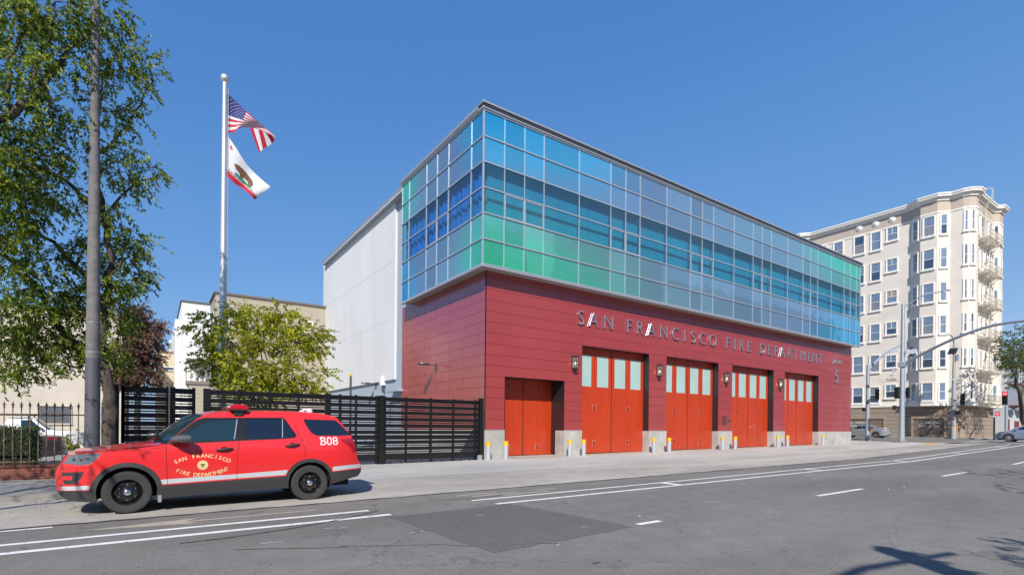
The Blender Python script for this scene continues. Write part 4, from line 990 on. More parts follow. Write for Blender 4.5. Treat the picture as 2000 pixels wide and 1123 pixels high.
# spotlight, roof boxes, mud flap, reflector
c = S(304, 853)
for yy in (-.86, .86):
    m = MB(); m.lathe([(0,-.12),(.06,-.10),(.085,-.04),(.095,.05),(.09,.075),(0,.08)], (c[0]-.02, yy+.05, c[1]+.02), 'x', 16); m.tube([(c[0],yy+.05,c[1]),(c[0]+.10,yy+.03,c[1]-.10)], .02, 6); m.build('spotlight', m_black, suv)
m = MB(); m.lathe([(.075,0),(.07,.09),(0,.10)], (S(620,806)[0], .1, S(620,806)[1]+.03), 'z', 14); m.build('roof_antenna', m_cwhite, suv)
m = MB(); p = S(606, 806); m.tube([(p[0]-.12,-.1,p[1]+.02),(p[0],-.1,p[1]+.085),(p[0]+.10,-.1,p[1]+.04)], .03, 8); m.build('roof_antenna', m_cwhite, suv)
m = MB(); a = S(312, 958); m.box(a[0]-.03, a[0]+.03, -WS+.03, -WS+.26, .18, .42); m.build('mud_flap', mat('flap_grey', (.25,.26,.27), .5), suv)
a = S(160, 891); m = MB(); m.add([on(a[0]-.16,a[1]-.05,.009),on(a[0]+.02,a[1]-.055,.009),on(a[0]+.10,a[1]+.01,.009),on(a[0]-.08,a[1]+.015,.009)], [(0,1,2,3)]); m.build('lamp_reflector', m_chrome, so_[('headlight',-1)])
m = MB(); m.box(.5, 1.9, -.35, .35, 1.12, 1.14); a = S(283, 866.5); m.tube([(a[0]-.05,-.55,a[1]+.03),(a[0]+.30,-.2,a[1]+.12)], .012, 5); m.build('wiper', m_blackr, suv)
m = MB(); a = S(660,815); m.box(a[0]-.10, a[0]+.28, -.7, .7, a[1]-.03, a[1]+.0); m.build('rear_spoiler', m_black, suv)

# ---- other cars: one flank profile each
def simple_car(name, label, loc, rz, L_, H, W, body, prof, wins, wr, wx, group=None, lights=None, spokes=7, bands_=None):
    root = thing(name, label, 'car', loc, rz, group)
    hb = prof['belt']*H
    def ins(x, z):
        d = .01
        if z < .35: d += .05*((.35-z)/.2)
        if z > hb: d += .04+.24*((z-hb)/(H-hb))**1.2
        elif z > hb-.2: d += .04*((z-hb+.2)/.2)**1.5
        if x < .8: d += .36*((.8-x)/.8)**2.2
        if x > L_-.7: d += .26*((x-L_+.7)/.7)**2.2
        return d
    sc_ = lambda L2: [(a*L_, b*H) for a, b in L2]
    segs = [(n_, sc_(p_), m_, bl) for n_, p_, m_, bl in prof['bands'](body)]
    ol = [];
    for s_ in segs: ol += s_[1] if not ol else s_[1][1:]
    ar_ = [(wx[0]*L_, wr+.01, wr*1.13), (wx[1]*L_, wr+.01, wr*1.13)]
    regs = [(n_, sc_(p_), m_, None, lf) for n_, p_, m_, lf in wins]
    build_car(root, W/2, ins, ol, ar_, regs, segs, body, None, skirt_z=.2, grid=.09)
    for cx in wx:
        for s in (-1, 1): make_wheel(root, cx*L_, s*(W/2-.03), wr, wr, m_rims, spokes, s)
    m = MB()
    for s in (-1, 1): c = prof['mirror']; m.lathe([(0,-.09),(.07,-.06),(.085,.02),(0,.07)], (c[0]*L_, s*(W/2+.06), c[1]*H), 'x', 10)
    m.build('wing_mirror', body, root)
    return root
def sedan_bands(body): return [('front_bumper', [(.03,.14),(.005,.22),(.0,.36),(.012,.44)], body, (-.22,0,-.2,0)), ('hood', [(.012,.44),(.03,.50),(.10,.565),(.20,.61),(.28,.645)], body, (-.2,.02,-.08,.05)),
    ('windshield', [(.28,.645),(.34,.78),(.39,.90),(.41,.945)], m_cglass, (-.22,.02,-.08,.04)), ('roof', [(.41,.945),(.46,.985),(.53,1.0),(.60,.99),(.67,.95)], body, (-.08,.03,.06,.02)),
    ('rear_window', [(.67,.95),(.75,.86),(.835,.755)], m_cglass, (.08,.03,.14,.02)), ('trunk', [(.835,.755),(.90,.745),(.965,.73),(.982,.70)], body, (.14,.02,.2,.0)), ('tailgate', [(.982,.70),(.985,.60),(.99,.48)], body, (.2,0,.2,0)), ('rear_bumper', [(.99,.48),(1.0,.42),(.998,.28),(.97,.17),(.9,.13),(.12,.13)], body, (.2,0,0,0))]
SED = dict(belt=.66, bands=sedan_bands, mirror=(.315,.70))
W_SED = [('front_side_window', [(.31,.67),(.37,.80),(.42,.905),(.50,.93),(.505,.675)], m_cglass, -.006), ('rear_side_window', [(.515,.675),(.51,.93),(.60,.925),(.665,.885),(.695,.76),(.66,.69)], m_cglass, -.006), ('quarter_window', [(.675,.70),(.705,.765),(.685,.87),(.76,.77),(.745,.72)], m_cglass, -.006),
    ('tail_light', [(.90,.69),(.955,.715),(1.01,.70),(1.01,.60),(.95,.63)], m_tail, .006), ('headlight', [(.0,.50),(.03,.53),(.11,.575),(.10,.52),(.03,.46),(0,.45)], m_lamp, .004), ('wheel_sill', [(.0,.10),(1,.10),(1,.17),(0,.17)], m_blackr, .0)]
def hatch_bands(body): return [('front_bumper', [(.02,.14),(.0,.22),(.0,.34),(.01,.44)], body, (-.2,0,-.18,0)), ('hood', [(.01,.44),(.04,.52),(.11,.585),(.18,.635),(.235,.68)], body, (-.18,.02,-.1,.05)),
    ('windshield', [(.235,.68),(.31,.82),(.37,.92),(.40,.955)], m_cglass, (-.25,.02,-.08,.04)), ('roof', [(.40,.955),(.45,.99),(.50,1.0),(.60,.985),(.70,.945)], body, (-.08,.03,.06,.02)),
    ('rear_window', [(.70,.945),(.82,.86),(.93,.77)], m_cglass, (.06,.03,.1,.02)), ('tailgate', [(.93,.77),(.965,.72),(.985,.58),(.985,.46)], body, (.1,0,.16,0)), ('rear_bumper', [(.985,.46),(1.0,.40),(.998,.26),(.96,.15),(.9,.13),(.1,.13)], body, (.16,0,0,0))]
HAT = dict(belt=.68, bands=hatch_bands, mirror=(.30,.72))
W_HAT = [('front_side_window', [(.285,.695),(.34,.81),(.40,.90),(.47,.935),(.50,.935),(.50,.70)], m_cglass, -.006), ('rear_side_window', [(.51,.70),(.51,.935),(.60,.925),(.70,.87),(.74,.79),(.69,.72)], m_cglass, -.006), ('quarter_window', [(.70,.725),(.75,.79),(.83,.79),(.80,.75)], m_cglass, -.006),
    ('headlight', [(.015,.50),(.05,.54),(.12,.60),(.17,.63),(.13,.56),(.06,.49)], m_lamp, .004), ('fog_lamp', [(.01,.33),(.05,.37),(.06,.30),(.02,.25)], m_lamp, .004), ('tail_light', [(.94,.74),(.97,.70),(.99,.5),(.965,.52)], m_tail, .006), ('wheel_sill', [(.0,.10),(1,.10),(1,.18),(0,.18)], m_blackr, .0)]
def ground_at(px, Y, base=0): p = onY(px, 860, Y); return p.x
# blue-grey hatchback coming towards the camera on the right edge
pf = onX(1943, 850, 47.4)
simple_car('blue_hatchback', 'blue grey hatchback in the crossing at the right edge of the photo', (47.4+.9, pf.y, g(48, -11)+.01), rad(-90), 4.6, 1.50, 1.8, m_blue, HAT, W_HAT, .34, (.19,.80), spokes=9)
# silver sedan in the cross street, nose away to the left
ps = onX(1731, 850, 54.5)
simple_car('silver_sedan', 'silver sedan in the side street behind the signal pole, its tail light facing right', (54.5+.9, ps.y+4.95, g(54,2)), rad(-90), 4.95, 1.5, 1.85, m_silver, SED, W_SED, .34, (.18,.79), spokes=8)
# dark car and white pickup in the yard behind the iron fence
pd = onY(121, 860, 8.5)
simple_car('dark_parked_car', 'dark grey parked car behind the iron fence, half hidden by the hedge', (pd.x-4.7, 8.5, .0), 0, 4.7, 1.42, 1.8, m_dark, SED, W_SED, .33, (.18,.79))
def truck_bands(body): return [('front_bumper', [(.02,.24),(.0,.30),(.0,.46),(.01,.60)], body, (-.12,0,-.1,0)), ('hood', [(.01,.60),(.03,.625),(.12,.64),(.25,.66)], body, (-.1,.02,-.05,.05)),
    ('windshield', [(.25,.66),(.30,.80),(.345,.94)], m_cglass2, (-.15,.02,-.08,.04)), ('roof', [(.345,.94),(.37,.985),(.45,1.0),(.53,.985)], body, (-.06,.03,.02,.02)),
    ('rear_window', [(.53,.985),(.56,.82),(.57,.67)], m_cglass, (.02,.0,.02,.0)), ('bed', [(.57,.67),(.58,.655),(.985,.655)], m_blackr, (.0,-.12,.0,-.12)), ('tailgate', [(.985,.655),(.99,.40)], body, (.02,0,.02,0)), ('rear_bumper', [(.99,.40),(1.0,.36),(1.0,.27),(.9,.25),(.12,.24)], m_chrome, (.05,0,0,0))]
TRK = dict(belt=.66, bands=truck_bands, mirror=(.30,.70))
m_seald = mat('round_decal', (.10,.10,.11), .5)
W_TRK = [('side_window', [(.295,.68),(.33,.80),(.37,.93),(.44,.935),(.44,.68)], m_cglass2, -.006), ('wheel_arch', [(.09,.2),(.10,.42),(.14,.50),(.22,.50),(.26,.42),(.27,.2),(.25,.2),(.24,.40),(.21,.47),(.15,.47),(.12,.40),(.11,.2)], m_blackr, .01)]
pw = onY(165, 850, 18)
tk = simple_car('white_pickup', 'white pickup truck with a round door decal parked before the cream building', (pw.x, 18, g(pw.x)-.0), rad(180), 5.9, 2.0, 2.0, m_cwhite, TRK, W_TRK, .42, (.18,.78), spokes=6)
tk['category'] = 'pickup truck'
tk.location.y = 18+0; m = MB()
for a, b, r in ((0,math.pi*2,.29),): 
    n = 28; vs = []; 
    for k in range(n): vs += [(.36*5.9+.24*math.cos(2*math.pi*k/n), .995, 1.02+.24*math.sin(2*math.pi*k/n)), (.36*5.9+.19*math.cos(2*math.pi*k/n), .995, 1.02+.19*math.sin(2*math.pi*k/n))]
    m.add(vs, [(2*k,2*k+1,(2*k+3)%(2*n),(2*k+2)%(2*n)) for k in range(n)])
m.build('door_decal', m_seald, tk)
m = MB()
for x in (2.3, 5.2): m.tube([(x,.9,1.3),(x,.9,2.12),(x,-.9,2.12),(x,-.9,1.3)], .03, 6)
for y in (.9,-.9): m.tube([(1.0,y,2.14),(5.7,y,2.14)], .03, 6)
m.build('ladder_rack', m_blackr, tk)

# ================================================================ TREES
def leaf_mesh(rnd, centres, n_tw, n_lf, ll, lw, droop, tw_len):
    """drooping twigs with lance-shaped leaves; centres: (point, (rx,ry,rz), density)"""
    V = []; F = []; TV = []; 
    for c, R, dn in centres:
        c = np.array(c)
        for _ in range(int(n_tw*dn)):
            while True:
                u = rnd.uniform(-1, 1, 3)
                if u@u < 1: break
            u = u*(abs(u@u)**-.15) if u@u > .01 else u
            p = c + u*np.array(R); d = u*np.array([1,1,.5]) + rnd.uniform(-.5,.5,3); d /= (np.linalg.norm(d)+1e-6)
            L_ = tw_len*rnd.uniform(.5,1.2); pts = [p]
            for s in range(4): d = d + np.array([0,0,-droop*rnd.uniform(.5,1.3)]); d /= np.linalg.norm(d); pts.append(pts[-1]+d*L_/4)
            TV.append(pts)
            for k in range(n_lf):
                t = rnd.uniform(0,3.99); i = int(t); q = pts[i]+(pts[i+1]-pts[i])*(t-i)
                dr = (pts[i+1]-pts[i]); dr /= np.linalg.norm(dr); a = dr*.6 + rnd.normal(0,.55,3) + np.array([0,0,-.25]); a /= np.linalg.norm(a)
                b = np.cross(a, rnd.normal(0,1,3)); b /= (np.linalg.norm(b)+1e-6); s = rnd.uniform(.7,1.25)
                nrm = np.cross(a, b); l = ll*s; wd = lw*s; k0 = len(V)
                V += [q, q+a*l*.45+b*wd+nrm*wd*.25, q+a*l, q+a*l*.45-b*wd+nrm*wd*.25]
                F.append((k0,k0+1,k0+2,k0+3))
    return V, F, TV
def put_mesh(name, V, F, m_, parent):
    me = bpy.data.meshes.new(name); V = np.array(V, dtype=np.float32); F = np.array(F, dtype=np.int32)
    me.vertices.add(len(V)); me.vertices.foreach_set('co', V.ravel()); me.loops.add(F.size); me.loops.foreach_set('vertex_index', F.ravel())
    me.polygons.add(len(F)); me.polygons.foreach_set('loop_start', np.arange(0, F.size, 4, dtype=np.int32)); me.polygons.foreach_set('loop_total', np.full(len(F), 4, dtype=np.int32))
    me.materials.append(m_); me.update(); me.validate(); o = bpy.data.objects.new(name, me); col.objects.link(o); o.parent = parent; return o
def tree(name, label, cat, base, limbs, centres, m_leaf, seed, n_tw=40, n_lf=15, ll=.10, lw=.016, droop=.35, tw_len=.8, twr=.004, group=None, bark=None):
    rnd = np.random.RandomState(seed); t = thing(name, label, cat, (0,0,0), 0, group); t.location = base; b0 = Vector(base)
    m = MB()
    for pts, r_ in limbs:
        P_ = [Vector(p)-b0 for p in pts]; q = []; rr = []
        for i in range(len(P_)-1):
            for k in range(4):
                f = k/4; q.append(P_[i].lerp(P_[i+1], f)+Vector(rnd.normal(0,.02+.012*(P_[i+1]-P_[i]).length,3))*(1 if (i or k) else 0)); rr.append(r_[i]+(r_[i+1]-r_[i])*f)
        q.append(P_[-1]); rr.append(r_[-1]); m.tube(q, rr, 9)
    trunk = m.build('trunk', bark or m_trunk, t)
    V, F, TV = leaf_mesh(rnd, [((np.array(c)-np.array(base)), R, d) for c, R, d in centres], n_tw, n_lf, ll, lw, droop, tw_len)
    put_mesh('crown', V, F, m_leaf, t)
    m = MB()
    ends = [(Vector(p)-b0) for pts, r_ in limbs for p in pts[1:]]
    for i, pts in enumerate(TV):
        if i % 2 == 0: m.tube([tuple(p) for p in pts[::2]], [twr, twr*.8, twr*.4], 3, cap=False)
    for c, R, d in centres:     # boughs reaching from the nearest limb to each leaf mass
        c = Vector(c)-b0; e_ = min(ends, key=lambda e: (e-c).length); mid = e_.lerp(c, .5)+Vector((0,0,.15))
        for _ in range(4):
            f = c+Vector(rnd.uniform(-.7,.7,3)*np.array(R)); m.tube([e_, mid, f], [twr*5, twr*3.5, twr*1.2], 5, cap=False)
    m.build('branch', m_twig, t)
    return t
def C_(px, py, Y, rx, rz, d=1.0, ry=None):
    """leaf mass: centre on the plane y=Y; rx, rz in photo pixels give its real radii there"""
    p = onY(px, py, Y); s = abs(onY(px+10, py, Y).x-p.x)/10; return (tuple(p), (rx*s, ry or max(rx*s*.8,.5), rz*s), d)
m_leafA = leafmat('green_leaf', [(.05,.10,.012),(.10,.18,.018),(.17,.25,.024),(.26,.32,.032),(.38,.36,.05)], .45)
m_leafB = leafmat('yellow_green_leaf', [(.15,.24,.015),(.27,.36,.02),(.42,.45,.028),(.54,.51,.035),(.60,.48,.04)], .5)
m_leafP = leafmat('purple_brown_leaf', [(.11,.055,.05),(.19,.10,.085),(.27,.16,.12),(.18,.15,.08)], .35)
YT = -1.9; b0 = onY(213, 868, YT); B = (b0.x, YT, g(-14)+.1)
W_ = lambda px, py, Y=YT: tuple(onY(px, py, Y))
limbs = [([B, W_(214,800), W_(210,740), W_(196,690), W_(205,600), W_(215,520), W_(200,420), W_(190,300), W_(200,150)], [.20,.17,.15,.13,.11,.09,.07,.05,.02]),
 ([W_(210,740), W_(170,700), W_(120,640), W_(70,560), W_(10,500,-2.6), W_(-60,470,-3)], [.12,.10,.08,.06,.05,.03]),
 ([W_(205,600), W_(150,520), W_(100,470), W_(40,440,-2.4), W_(-30,400,-2.6)], [.08,.06,.05,.04,.02]),
 ([W_(200,420), W_(120,350), W_(40,310,-2.4), W_(-60,250,-3)], [.06,.05,.04,.02]),
 ([W_(-120,330,-4), W_(-30,250,-3.6), W_(60,190,-3.4), W_(120,120,-3), W_(165,60,-2.8)], [.12,.10,.09,.06,.03]),
 ([W_(60,190,-3.4), W_(90,90,-3.4), W_(105,10,-3.2)], [.06,.04,.02]), ([W_(20,215,-3.5), W_(20,120,-3.6), W_(50,30,-3.6)], [.05,.04,.02]),
 ([W_(200,300), W_(250,240), W_(300,160)], [.04,.025,.012]), ([W_(205,420), W_(260,360), W_(325,340)], [.04,.025,.01]), ([W_(212,540), W_(250,500), W_(275,540)], [.05,.03,.015]),
 ([W_(196,690), W_(150,715), W_(90,700), W_(20,730)], [.06,.04,.025,.012])]
cs = []
for px, py, Y, rx, rz, d in [(30,30,-3.4,60,60,2.0),(110,20,-3.2,60,50,1.8),(200,30,-2.6,48,50,1.3),(40,120,-3.4,60,55,1.7),(140,110,-3,55,45,1.0),(225,110,-2.4,40,40,.8),(285,125,-2,28,22,.5),(255,165,-2.2,34,24,.55),(30,220,-3.4,50,45,1.3),(110,215,-3,55,40,.9),(210,215,-2.2,38,34,.6),(262,235,-1.8,26,20,.3),
    (10,330,-3.6,36,60,2.2),(70,300,-2.8,50,40,1.2),(150,300,-2.4,46,36,.8),(235,290,-2,34,26,.5),(50,390,-2.8,60,46,1.6),(120,380,-2.4,44,34,.8),(235,335,-2,40,20,.45),(290,335,-1.8,32,16,.38),(250,365,-1.8,30,16,.3),
    (20,440,-3,40,40,1.7),(225,420,-1.8,26,26,.35),(215,470,-1.8,50,34,1.0),(265,480,-1.6,26,26,.6),(20,520,-2.6,36,34,.8),(90,510,-2.2,52,30,.7),(165,500,-2,36,32,.8),(250,540,-1.6,32,32,1.0),(210,560,-1.6,40,34,1.0),(30,590,-2.4,48,36,1.2),(100,590,-2,50,40,1.3),(160,590,-1.8,36,40,1.3),(222,620,-1.5,30,34,1.2),
    (20,660,-2.2,44,36,1.3),(90,665,-2,52,36,1.6),(150,670,-1.8,34,34,1.3),(214,690,-1.4,26,34,1.2),(70,720,-2,60,20,.5),(20,720,-2,36,22,.6)]:
    cs.append(C_(px, py, Y, rx, rz, d))
tree('street_tree', 'big green leafed tree filling the left side, its trunk just right of the tall pole', 'tree', B, limbs, cs, m_leafA, 3, n_tw=72, n_lf=19, ll=.12, lw=.022, droop=.32, tw_len=.62)
# branches of the neighbouring tree over the kerb, left of the view, whose shade falls on the hood
nb = (-19.5, -11.6, -.1); q = [((-18.2,-11.5,6.4),(1.5,1.6,1.0),1.0),((-16.9,-12.2,6.2),(.8,1.2,.7),.25),((-18.6,-9.8,6.8),(1.6,1.2,1.0),1.0),((-17.2,-13.2,5.6),(.7,.8,.5),.25),((-19.5,-8,5.8),(1.5,1.5,1.2),1.2),((-18.3,-7.3,4.6),(1.2,1.5,.8),1.2),((-17.7,-5.6,5.2),(1.0,1.2,.7),1.0)]
tree('street_tree', 'kerbside tree mostly outside the left edge, its leaves dappling the red hood', 'tree', nb, [([nb,(-19.3,-11.6,3),(-18.8,-11.6,5),(-17.8,-12,6.2)],[.16,.13,.09,.03]),([(-19.3,-11.6,3),(-19.2,-9.5,5.5),(-18.6,-8.5,7)],[.10,.07,.02])], q, m_leafA, 9, n_tw=70, n_lf=15, ll=.13, lw=.022, droop=.3, tw_len=.7)
# small yellow-green tree behind the black fence
YY = 1.6; b1 = onY(520, 900, YY); B1 = (b1.x, YY, .0); w1 = lambda px, py, Y=YY: tuple(onY(px, py, Y))
cs = [C_(a, b, Y, rx, rz, d) for a, b, Y, rx, rz, d in [(430,625,1.6,44,16,.5),(395,645,1.4,26,12,.3),(500,625,1.8,40,20,.9),(560,630,1.6,34,24,.8),(605,650,1.6,34,16,.7),(450,670,1.4,50,30,1.3),(520,665,1.6,40,24,1.0),(575,680,1.8,36,24,1.0),(620,675,1.7,20,26,.5),(425,710,1.4,42,20,.9),(480,725,1.3,48,28,1.5),(555,735,1.4,42,26,1.4),(590,760,1.5,26,14,.6),(510,770,1.3,42,18,1.1),(450,755,1.4,26,16,.5),(490,800,1.2,24,14,.4),(545,610,1.6,18,14,.3),(470,605,1.6,24,12,.3),(630,740,1.6,18,22,.3)]]
tree('young_tree', 'small yellow green tree standing behind the black fence before the flagpole', 'tree', B1, [([B1,w1(520,840),w1(505,790),w1(480,740),w1(455,680),w1(430,640)],[.09,.08,.06,.05,.03,.01]),([w1(515,820),w1(528,760),w1(545,700),w1(565,650)],[.06,.045,.03,.01]),([w1(528,760),w1(560,715),w1(600,670)],[.04,.03,.01]),([w1(505,790),w1(515,720),w1(505,640)],[.04,.03,.01]),([w1(480,740),w1(430,715),w1(390,700)],[.03,.02,.008])],
     cs, m_leafB, 12, n_tw=120, n_lf=24, ll=.10, lw=.024, droop=.18, tw_len=.5)
# purple-brown tree further back
b2 = onY(272, 800, 9); B2 = (b2.x, 9, 0); w2 = lambda px, py, Y=9: tuple(onY(px, py, Y))
cs = [C_(a, b, 9, rx, rz, d) for a, b, rx, rz, d in [(265,640,26,24,1),(285,665,24,22,1.1),(250,690,30,26,1.4),(290,705,18,18,.8),(275,735,30,20,1.4),(240,740,20,20,.8),(268,610,14,12,.4),(300,640,12,12,.4)]]
tree('plum_tree', 'purplish brown leafed tree behind the fence, left of the tan low house', 'tree', B2, [([B2,w2(270,760),w2(262,700),w2(270,630)],[.15,.12,.07,.02]),([w2(270,760),w2(290,710),w2(296,660)],[.08,.05,.02])], cs, m_leafP, 15, n_tw=130, n_lf=20, ll=.13, lw=.03, droop=.15, tw_len=.6, twr=.006)
# clipped hedge inside the iron fence, and a small shrub by the pole
hd = thing('hedge', 'clipped dark green hedge behind the iron fence', 'hedge', (-17.5, .6, -.1)); rnd = np.random.RandomState(4); V = []; F = []
for k in range(9000):
    u = rnd.uniform(-1,1,3); f = rnd.randint(3); u[f] = np.sign(u[f])*rnd.uniform(.86,1.0); q = u*np.array([1.62,.65,.78])+np.array([0,0,.82]); q += rnd.normal(0,.02,3)
    a = rnd.normal(0,1,3); a /= np.linalg.norm(a); b = np.cross(a, rnd.normal(0,1,3)); b /= np.linalg.norm(b); k0 = len(V); V += [q,q+a*.03+b*.017,q+a*.06,q+a*.03-b*.017]; F.append((k0,k0+1,k0+2,k0+3))
put_mesh('leaves', V, F, leafmat('hedge_leaf', [(.018,.04,.010),(.035,.07,.014),(.06,.10,.02)], .2), hd)
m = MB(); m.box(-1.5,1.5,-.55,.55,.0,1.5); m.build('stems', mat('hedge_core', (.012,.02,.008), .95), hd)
s0_ = onY(152, 850, 1.2); tree('shrub', 'small leafy shrub left of the big pole behind the iron fence', 'shrub', (s0_.x, 1.2, 0), [([(s0_.x,1.2,0),(s0_.x,1.2,.8)],[.02,.01])], [((s0_.x,1.2,1.05),(.2,.2,.42),1)], m_leafB, 5, n_tw=40, n_lf=10, ll=.07, lw=.02, tw_len=.25)
fl = MB(); rnd = random.Random(4)
for _ in range(260):
    x = rnd.uniform(-16.5,-13.2); y = rnd.choice([rnd.uniform(-6.3,-5.65), rnd.uniform(-5.4,-1.6), rnd.uniform(-9,-5.7)]); z = g(x,y)+(KH+.004 if y > -5.42 else .012); a = rnd.uniform(0,6.28); s = rnd.uniform(.02,.05)
    fl.add([(x,y,z),(x+s*math.cos(a),y+s*math.sin(a),z+.008),(x+1.4*s*math.cos(a+.5),y+1.4*s*math.sin(a+.5),z),(x+s*math.cos(a+1.1),y+s*math.sin(a+1.1),z+.004)], [(0,1,2,3)])
tag(fl.build('fallen_leaves', mat('dry_leaf', (.28,.17,.05), .8)), 'dry fallen leaves scattered on the pavement and kerb at left', 'leaves', kind='stuff')

# ================================================================ BUILDINGS BEHIND
m_tan = siding('tan_siding', (.40,.35,.27), .30); m_tan2 = siding('cream_siding', (.55,.47,.33), .24); m_wsid = siding('white_siding', (.78,.78,.77), .26); m_cream = mat('cream_stucco', (.56,.50,.42), .9, var=.05, vscale=1.5, var2=.05)
m_trimw = mat('white_trim', (.75,.75,.74), .6)
def simple_window(parent, face, a0, a1, z0, z1, pos, fr=.07, glass=None, trim=None, mid=True, sill=True, proud=.06):
    """face 'y' (wall facing -y at y=pos, a along x) or 'x' (facing -x at x=pos, a along y)"""
    f = MB(); p = proud
    def bx(u0, u1, w0, w1, d0, d1): f.box(u0, u1, pos-d1, pos-d0, w0, w1) if face == 'y' else f.box(pos-d1, pos-d0, u0, u1, w0, w1)
    bx(a0-fr,a1+fr,z1,z1+fr,-.02,p); bx(a0-fr,a1+fr,z0-fr,z0,-.02,p+(.05 if sill else 0)); bx(a0-fr,a0,z0,z1,-.02,p); bx(a1,a1+fr,z0,z1,-.02,p)
    if mid: bx(a0,a1,(z0+z1)/2-.03,(z0+z1)/2+.03,-.01,p*.6)
    w_ = f.build('window', trim or m_trimw, parent)
    q = MB(); f = q; bx(a0,a1,z0,z1,-.02,.004); q.build('pane', glass or m_glassw, w_); return w_
# tan block (wall facing the street) and the white one before its left end
Yb = 30; pa = onY(421, 573, Yb); pb = onY(631, 600, Yb)
t = thing('tan_building', 'tall tan sided block behind the young tree and flagpole', 'building', (pa.x, Yb, 0)); o_ = Vector(t.location)
def org(t):
    o = Vector((0,0,0))
    while t: o += Vector(t.location); t = t.parent
    return o
def loc(m, t): o = org(t); m.v = [(v[0]-o.x, v[1]-o.y, v[2]-o.z) for v in m.v]; return m
def lb_(m, name, mt, t, **k): return loc(m, t).build(name, mt, t, **k)
def lwin(t, *a, **k):
    w_ = simple_window(t, *a, **k); o = org(t)
    for ob in [w_]+list(w_.children): ob.data.transform(Matrix.Translation(-o))
m = MB(); m.box(pa.x, 6, Yb, Yb+22, -.3, pa.z); lb_(m, 'wall', m_tan, t)
m = MB(); m.box(pa.x-.12, 6.1, Yb-.12, Yb+22, pa.z, pa.z+.18); lb_(m, 'roof_edge', mat('brown_edge', (.14,.11,.09), .7), t)
for px in (446, 526, 608): x = onY(px, 650, Yb).x; m = MB(); m.box(x-.03, x+.03, Yb-.03, Yb+.0, 0, pa.z-.02); lb_(m, 'corner_board', m_tan, t)
for (x0,x1,y0,y1) in ((438,446,610,645),(602,609,630,641),(441,448,655,690)):
    a, b = onY(x0,y1,Yb), onY(x1,y0,Yb); lwin(t, 'y', a.x, b.x, a.z, b.z, Yb, fr=.12)
for (x0,x1,y0,y1) in ((411,417,608,650),(411,417,660,690)):
    a, b = onX(x0,y1,pa.x), onX(x1,y0,pa.x); lwin(t, 'x', b.y, a.y, b.z-2.2, b.z, pa.x, fr=.2)
Yw = 27; pa = onY(355, 589, Yw); pb = onY(411, 594, Yw)
t = thing('white_building', 'tall narrow white sided block left of the flagpole', 'building', (pa.x, Yw, 0))
m = MB(); m.box(pa.x, pb.x, Yw, Yw+16, -.3, pa.z); lb_(m, 'wall', m_wsid, t); m = MB(); m.box(pa.x-.08, pb.x+.02, Yw-.08, Yw+16, pa.z, pa.z+.12); lb_(m, 'roof_edge', mat('dark_edge', (.12,.11,.11), .7), t)
e = onY(343, 627, Yw+3); m = MB(); m.box(e.x-.05, pa.x, Yw+2, Yw+14, -.3, e.z); lb_(m, 'side_wing', m_wsid, t)
a, b = onY(362,745,Yw), onY(409,708,Yw); m = MB(); m.box(a.x, b.x, Yw-1.2, Yw-.0, a.z-.25, a.z); m.box(a.x, b.x, Yw-1.3, Yw-.0, b.z, b.z+.12)
lb_(m, 'balcony', mat('taupe_trim', (.20,.17,.15), .7), t)
m = MB(); [m.box(a.x+(b.x-a.x)*k/5-.03, a.x+(b.x-a.x)*k/5+.03, Yw-1.22, Yw-1.16, a.z, b.z) for k in range(6)]; m.box(a.x,b.x,Yw-1.22,Yw-1.16,a.z+.9,a.z+.97); lb_(m, 'balcony_railing', mat('taupe_post', (.30,.26,.23), .7), t)
m = MB(); m.box(a.x+.2, b.x+1.6, Yw-1.1, Yw-.02, -.2, a.z-.26); lb_(m, 'lower_wall', m_tan, t)
Yc = 33; pa = onY(305, 687, Yc); pb = onY(342, 691, Yc)
t = thing('tan_house', 'low cream sided house with a slit window between the plum tree and white block', 'house', (pa.x, Yc, 0))
m = MB(); m.box(pa.x, pb.x+1.5, Yc, Yc+9, -.3, pa.z); lb_(m, 'wall', m_tan2, t); m = MB(); m.box(pa.x-.1, pb.x+1.5, Yc-.1, Yc+9, pa.z, pa.z+.15); lb_(m, 'roof_edge', mat('tan_edge', (.25,.19,.13), .7), t)
a, b = onY(316,722,Yc), onY(339,718,Yc); lwin(t, 'y', a.x, b.x, a.z, b.z, Yc, fr=.06, mid=False)
m = MB(); c = onY(333, 675, Yc+4); m.box(c.x, c.x+2, Yc+9, Yc+12, 0, c.z+1.2); lb_(m, 'upper_storey', m_wsid, t)
# blue-grey house by the stucco wing
pa = onX(605, 640, .9); t = thing('blue_grey_house', 'pale blue grey house with a dark sloping roof edge beside the white wing', 'house', (-2.6, 32.0, 0))
a = onY(604, 640, 31.6); b = onY(632, 622, 31.6); c = onY(604, 780, 31.6)
m = MB(); vs = [(a.x,31.6,-.3),(b.x+1.5,31.6,-.3),(b.x+1.5,31.6,b.z+1.2),(a.x,31.6,a.z)]; vs += [(x,y+2,z) for x,y,z in vs]; m.add(vs, [(0,1,2,3),(7,6,5,4),(3,2,6,7),(0,3,7,4)]); lb_(m, 'wall', m_gray, t)
m = MB(); vs = [(a.x-.3,31.4,a.z-.05),(b.x+1.5,31.4,b.z+1.2),(b.x+1.5,31.4,b.z+1.6),(a.x-.3,31.4,a.z+.25)]; vs += [(x,y+2.4,z) for x,y,z in vs]; m.add(vs, [(0,1,2,3),(7,6,5,4),(3,2,6,7),(0,3,7,4),(0,4,5,1)]); lb_(m, 'roof', m_trimd, t)
for x0, x1, y0, y1 in ((579,586,706,736),(596,602,708,732),(613,621,702,735)):
    p, q = onY(x0,y1,31.6), onY(x1,y0,31.6)
    if p.x > a.x: lwin(t, 'y', p.x, q.x, p.z, q.z, 31.6, fr=.12)
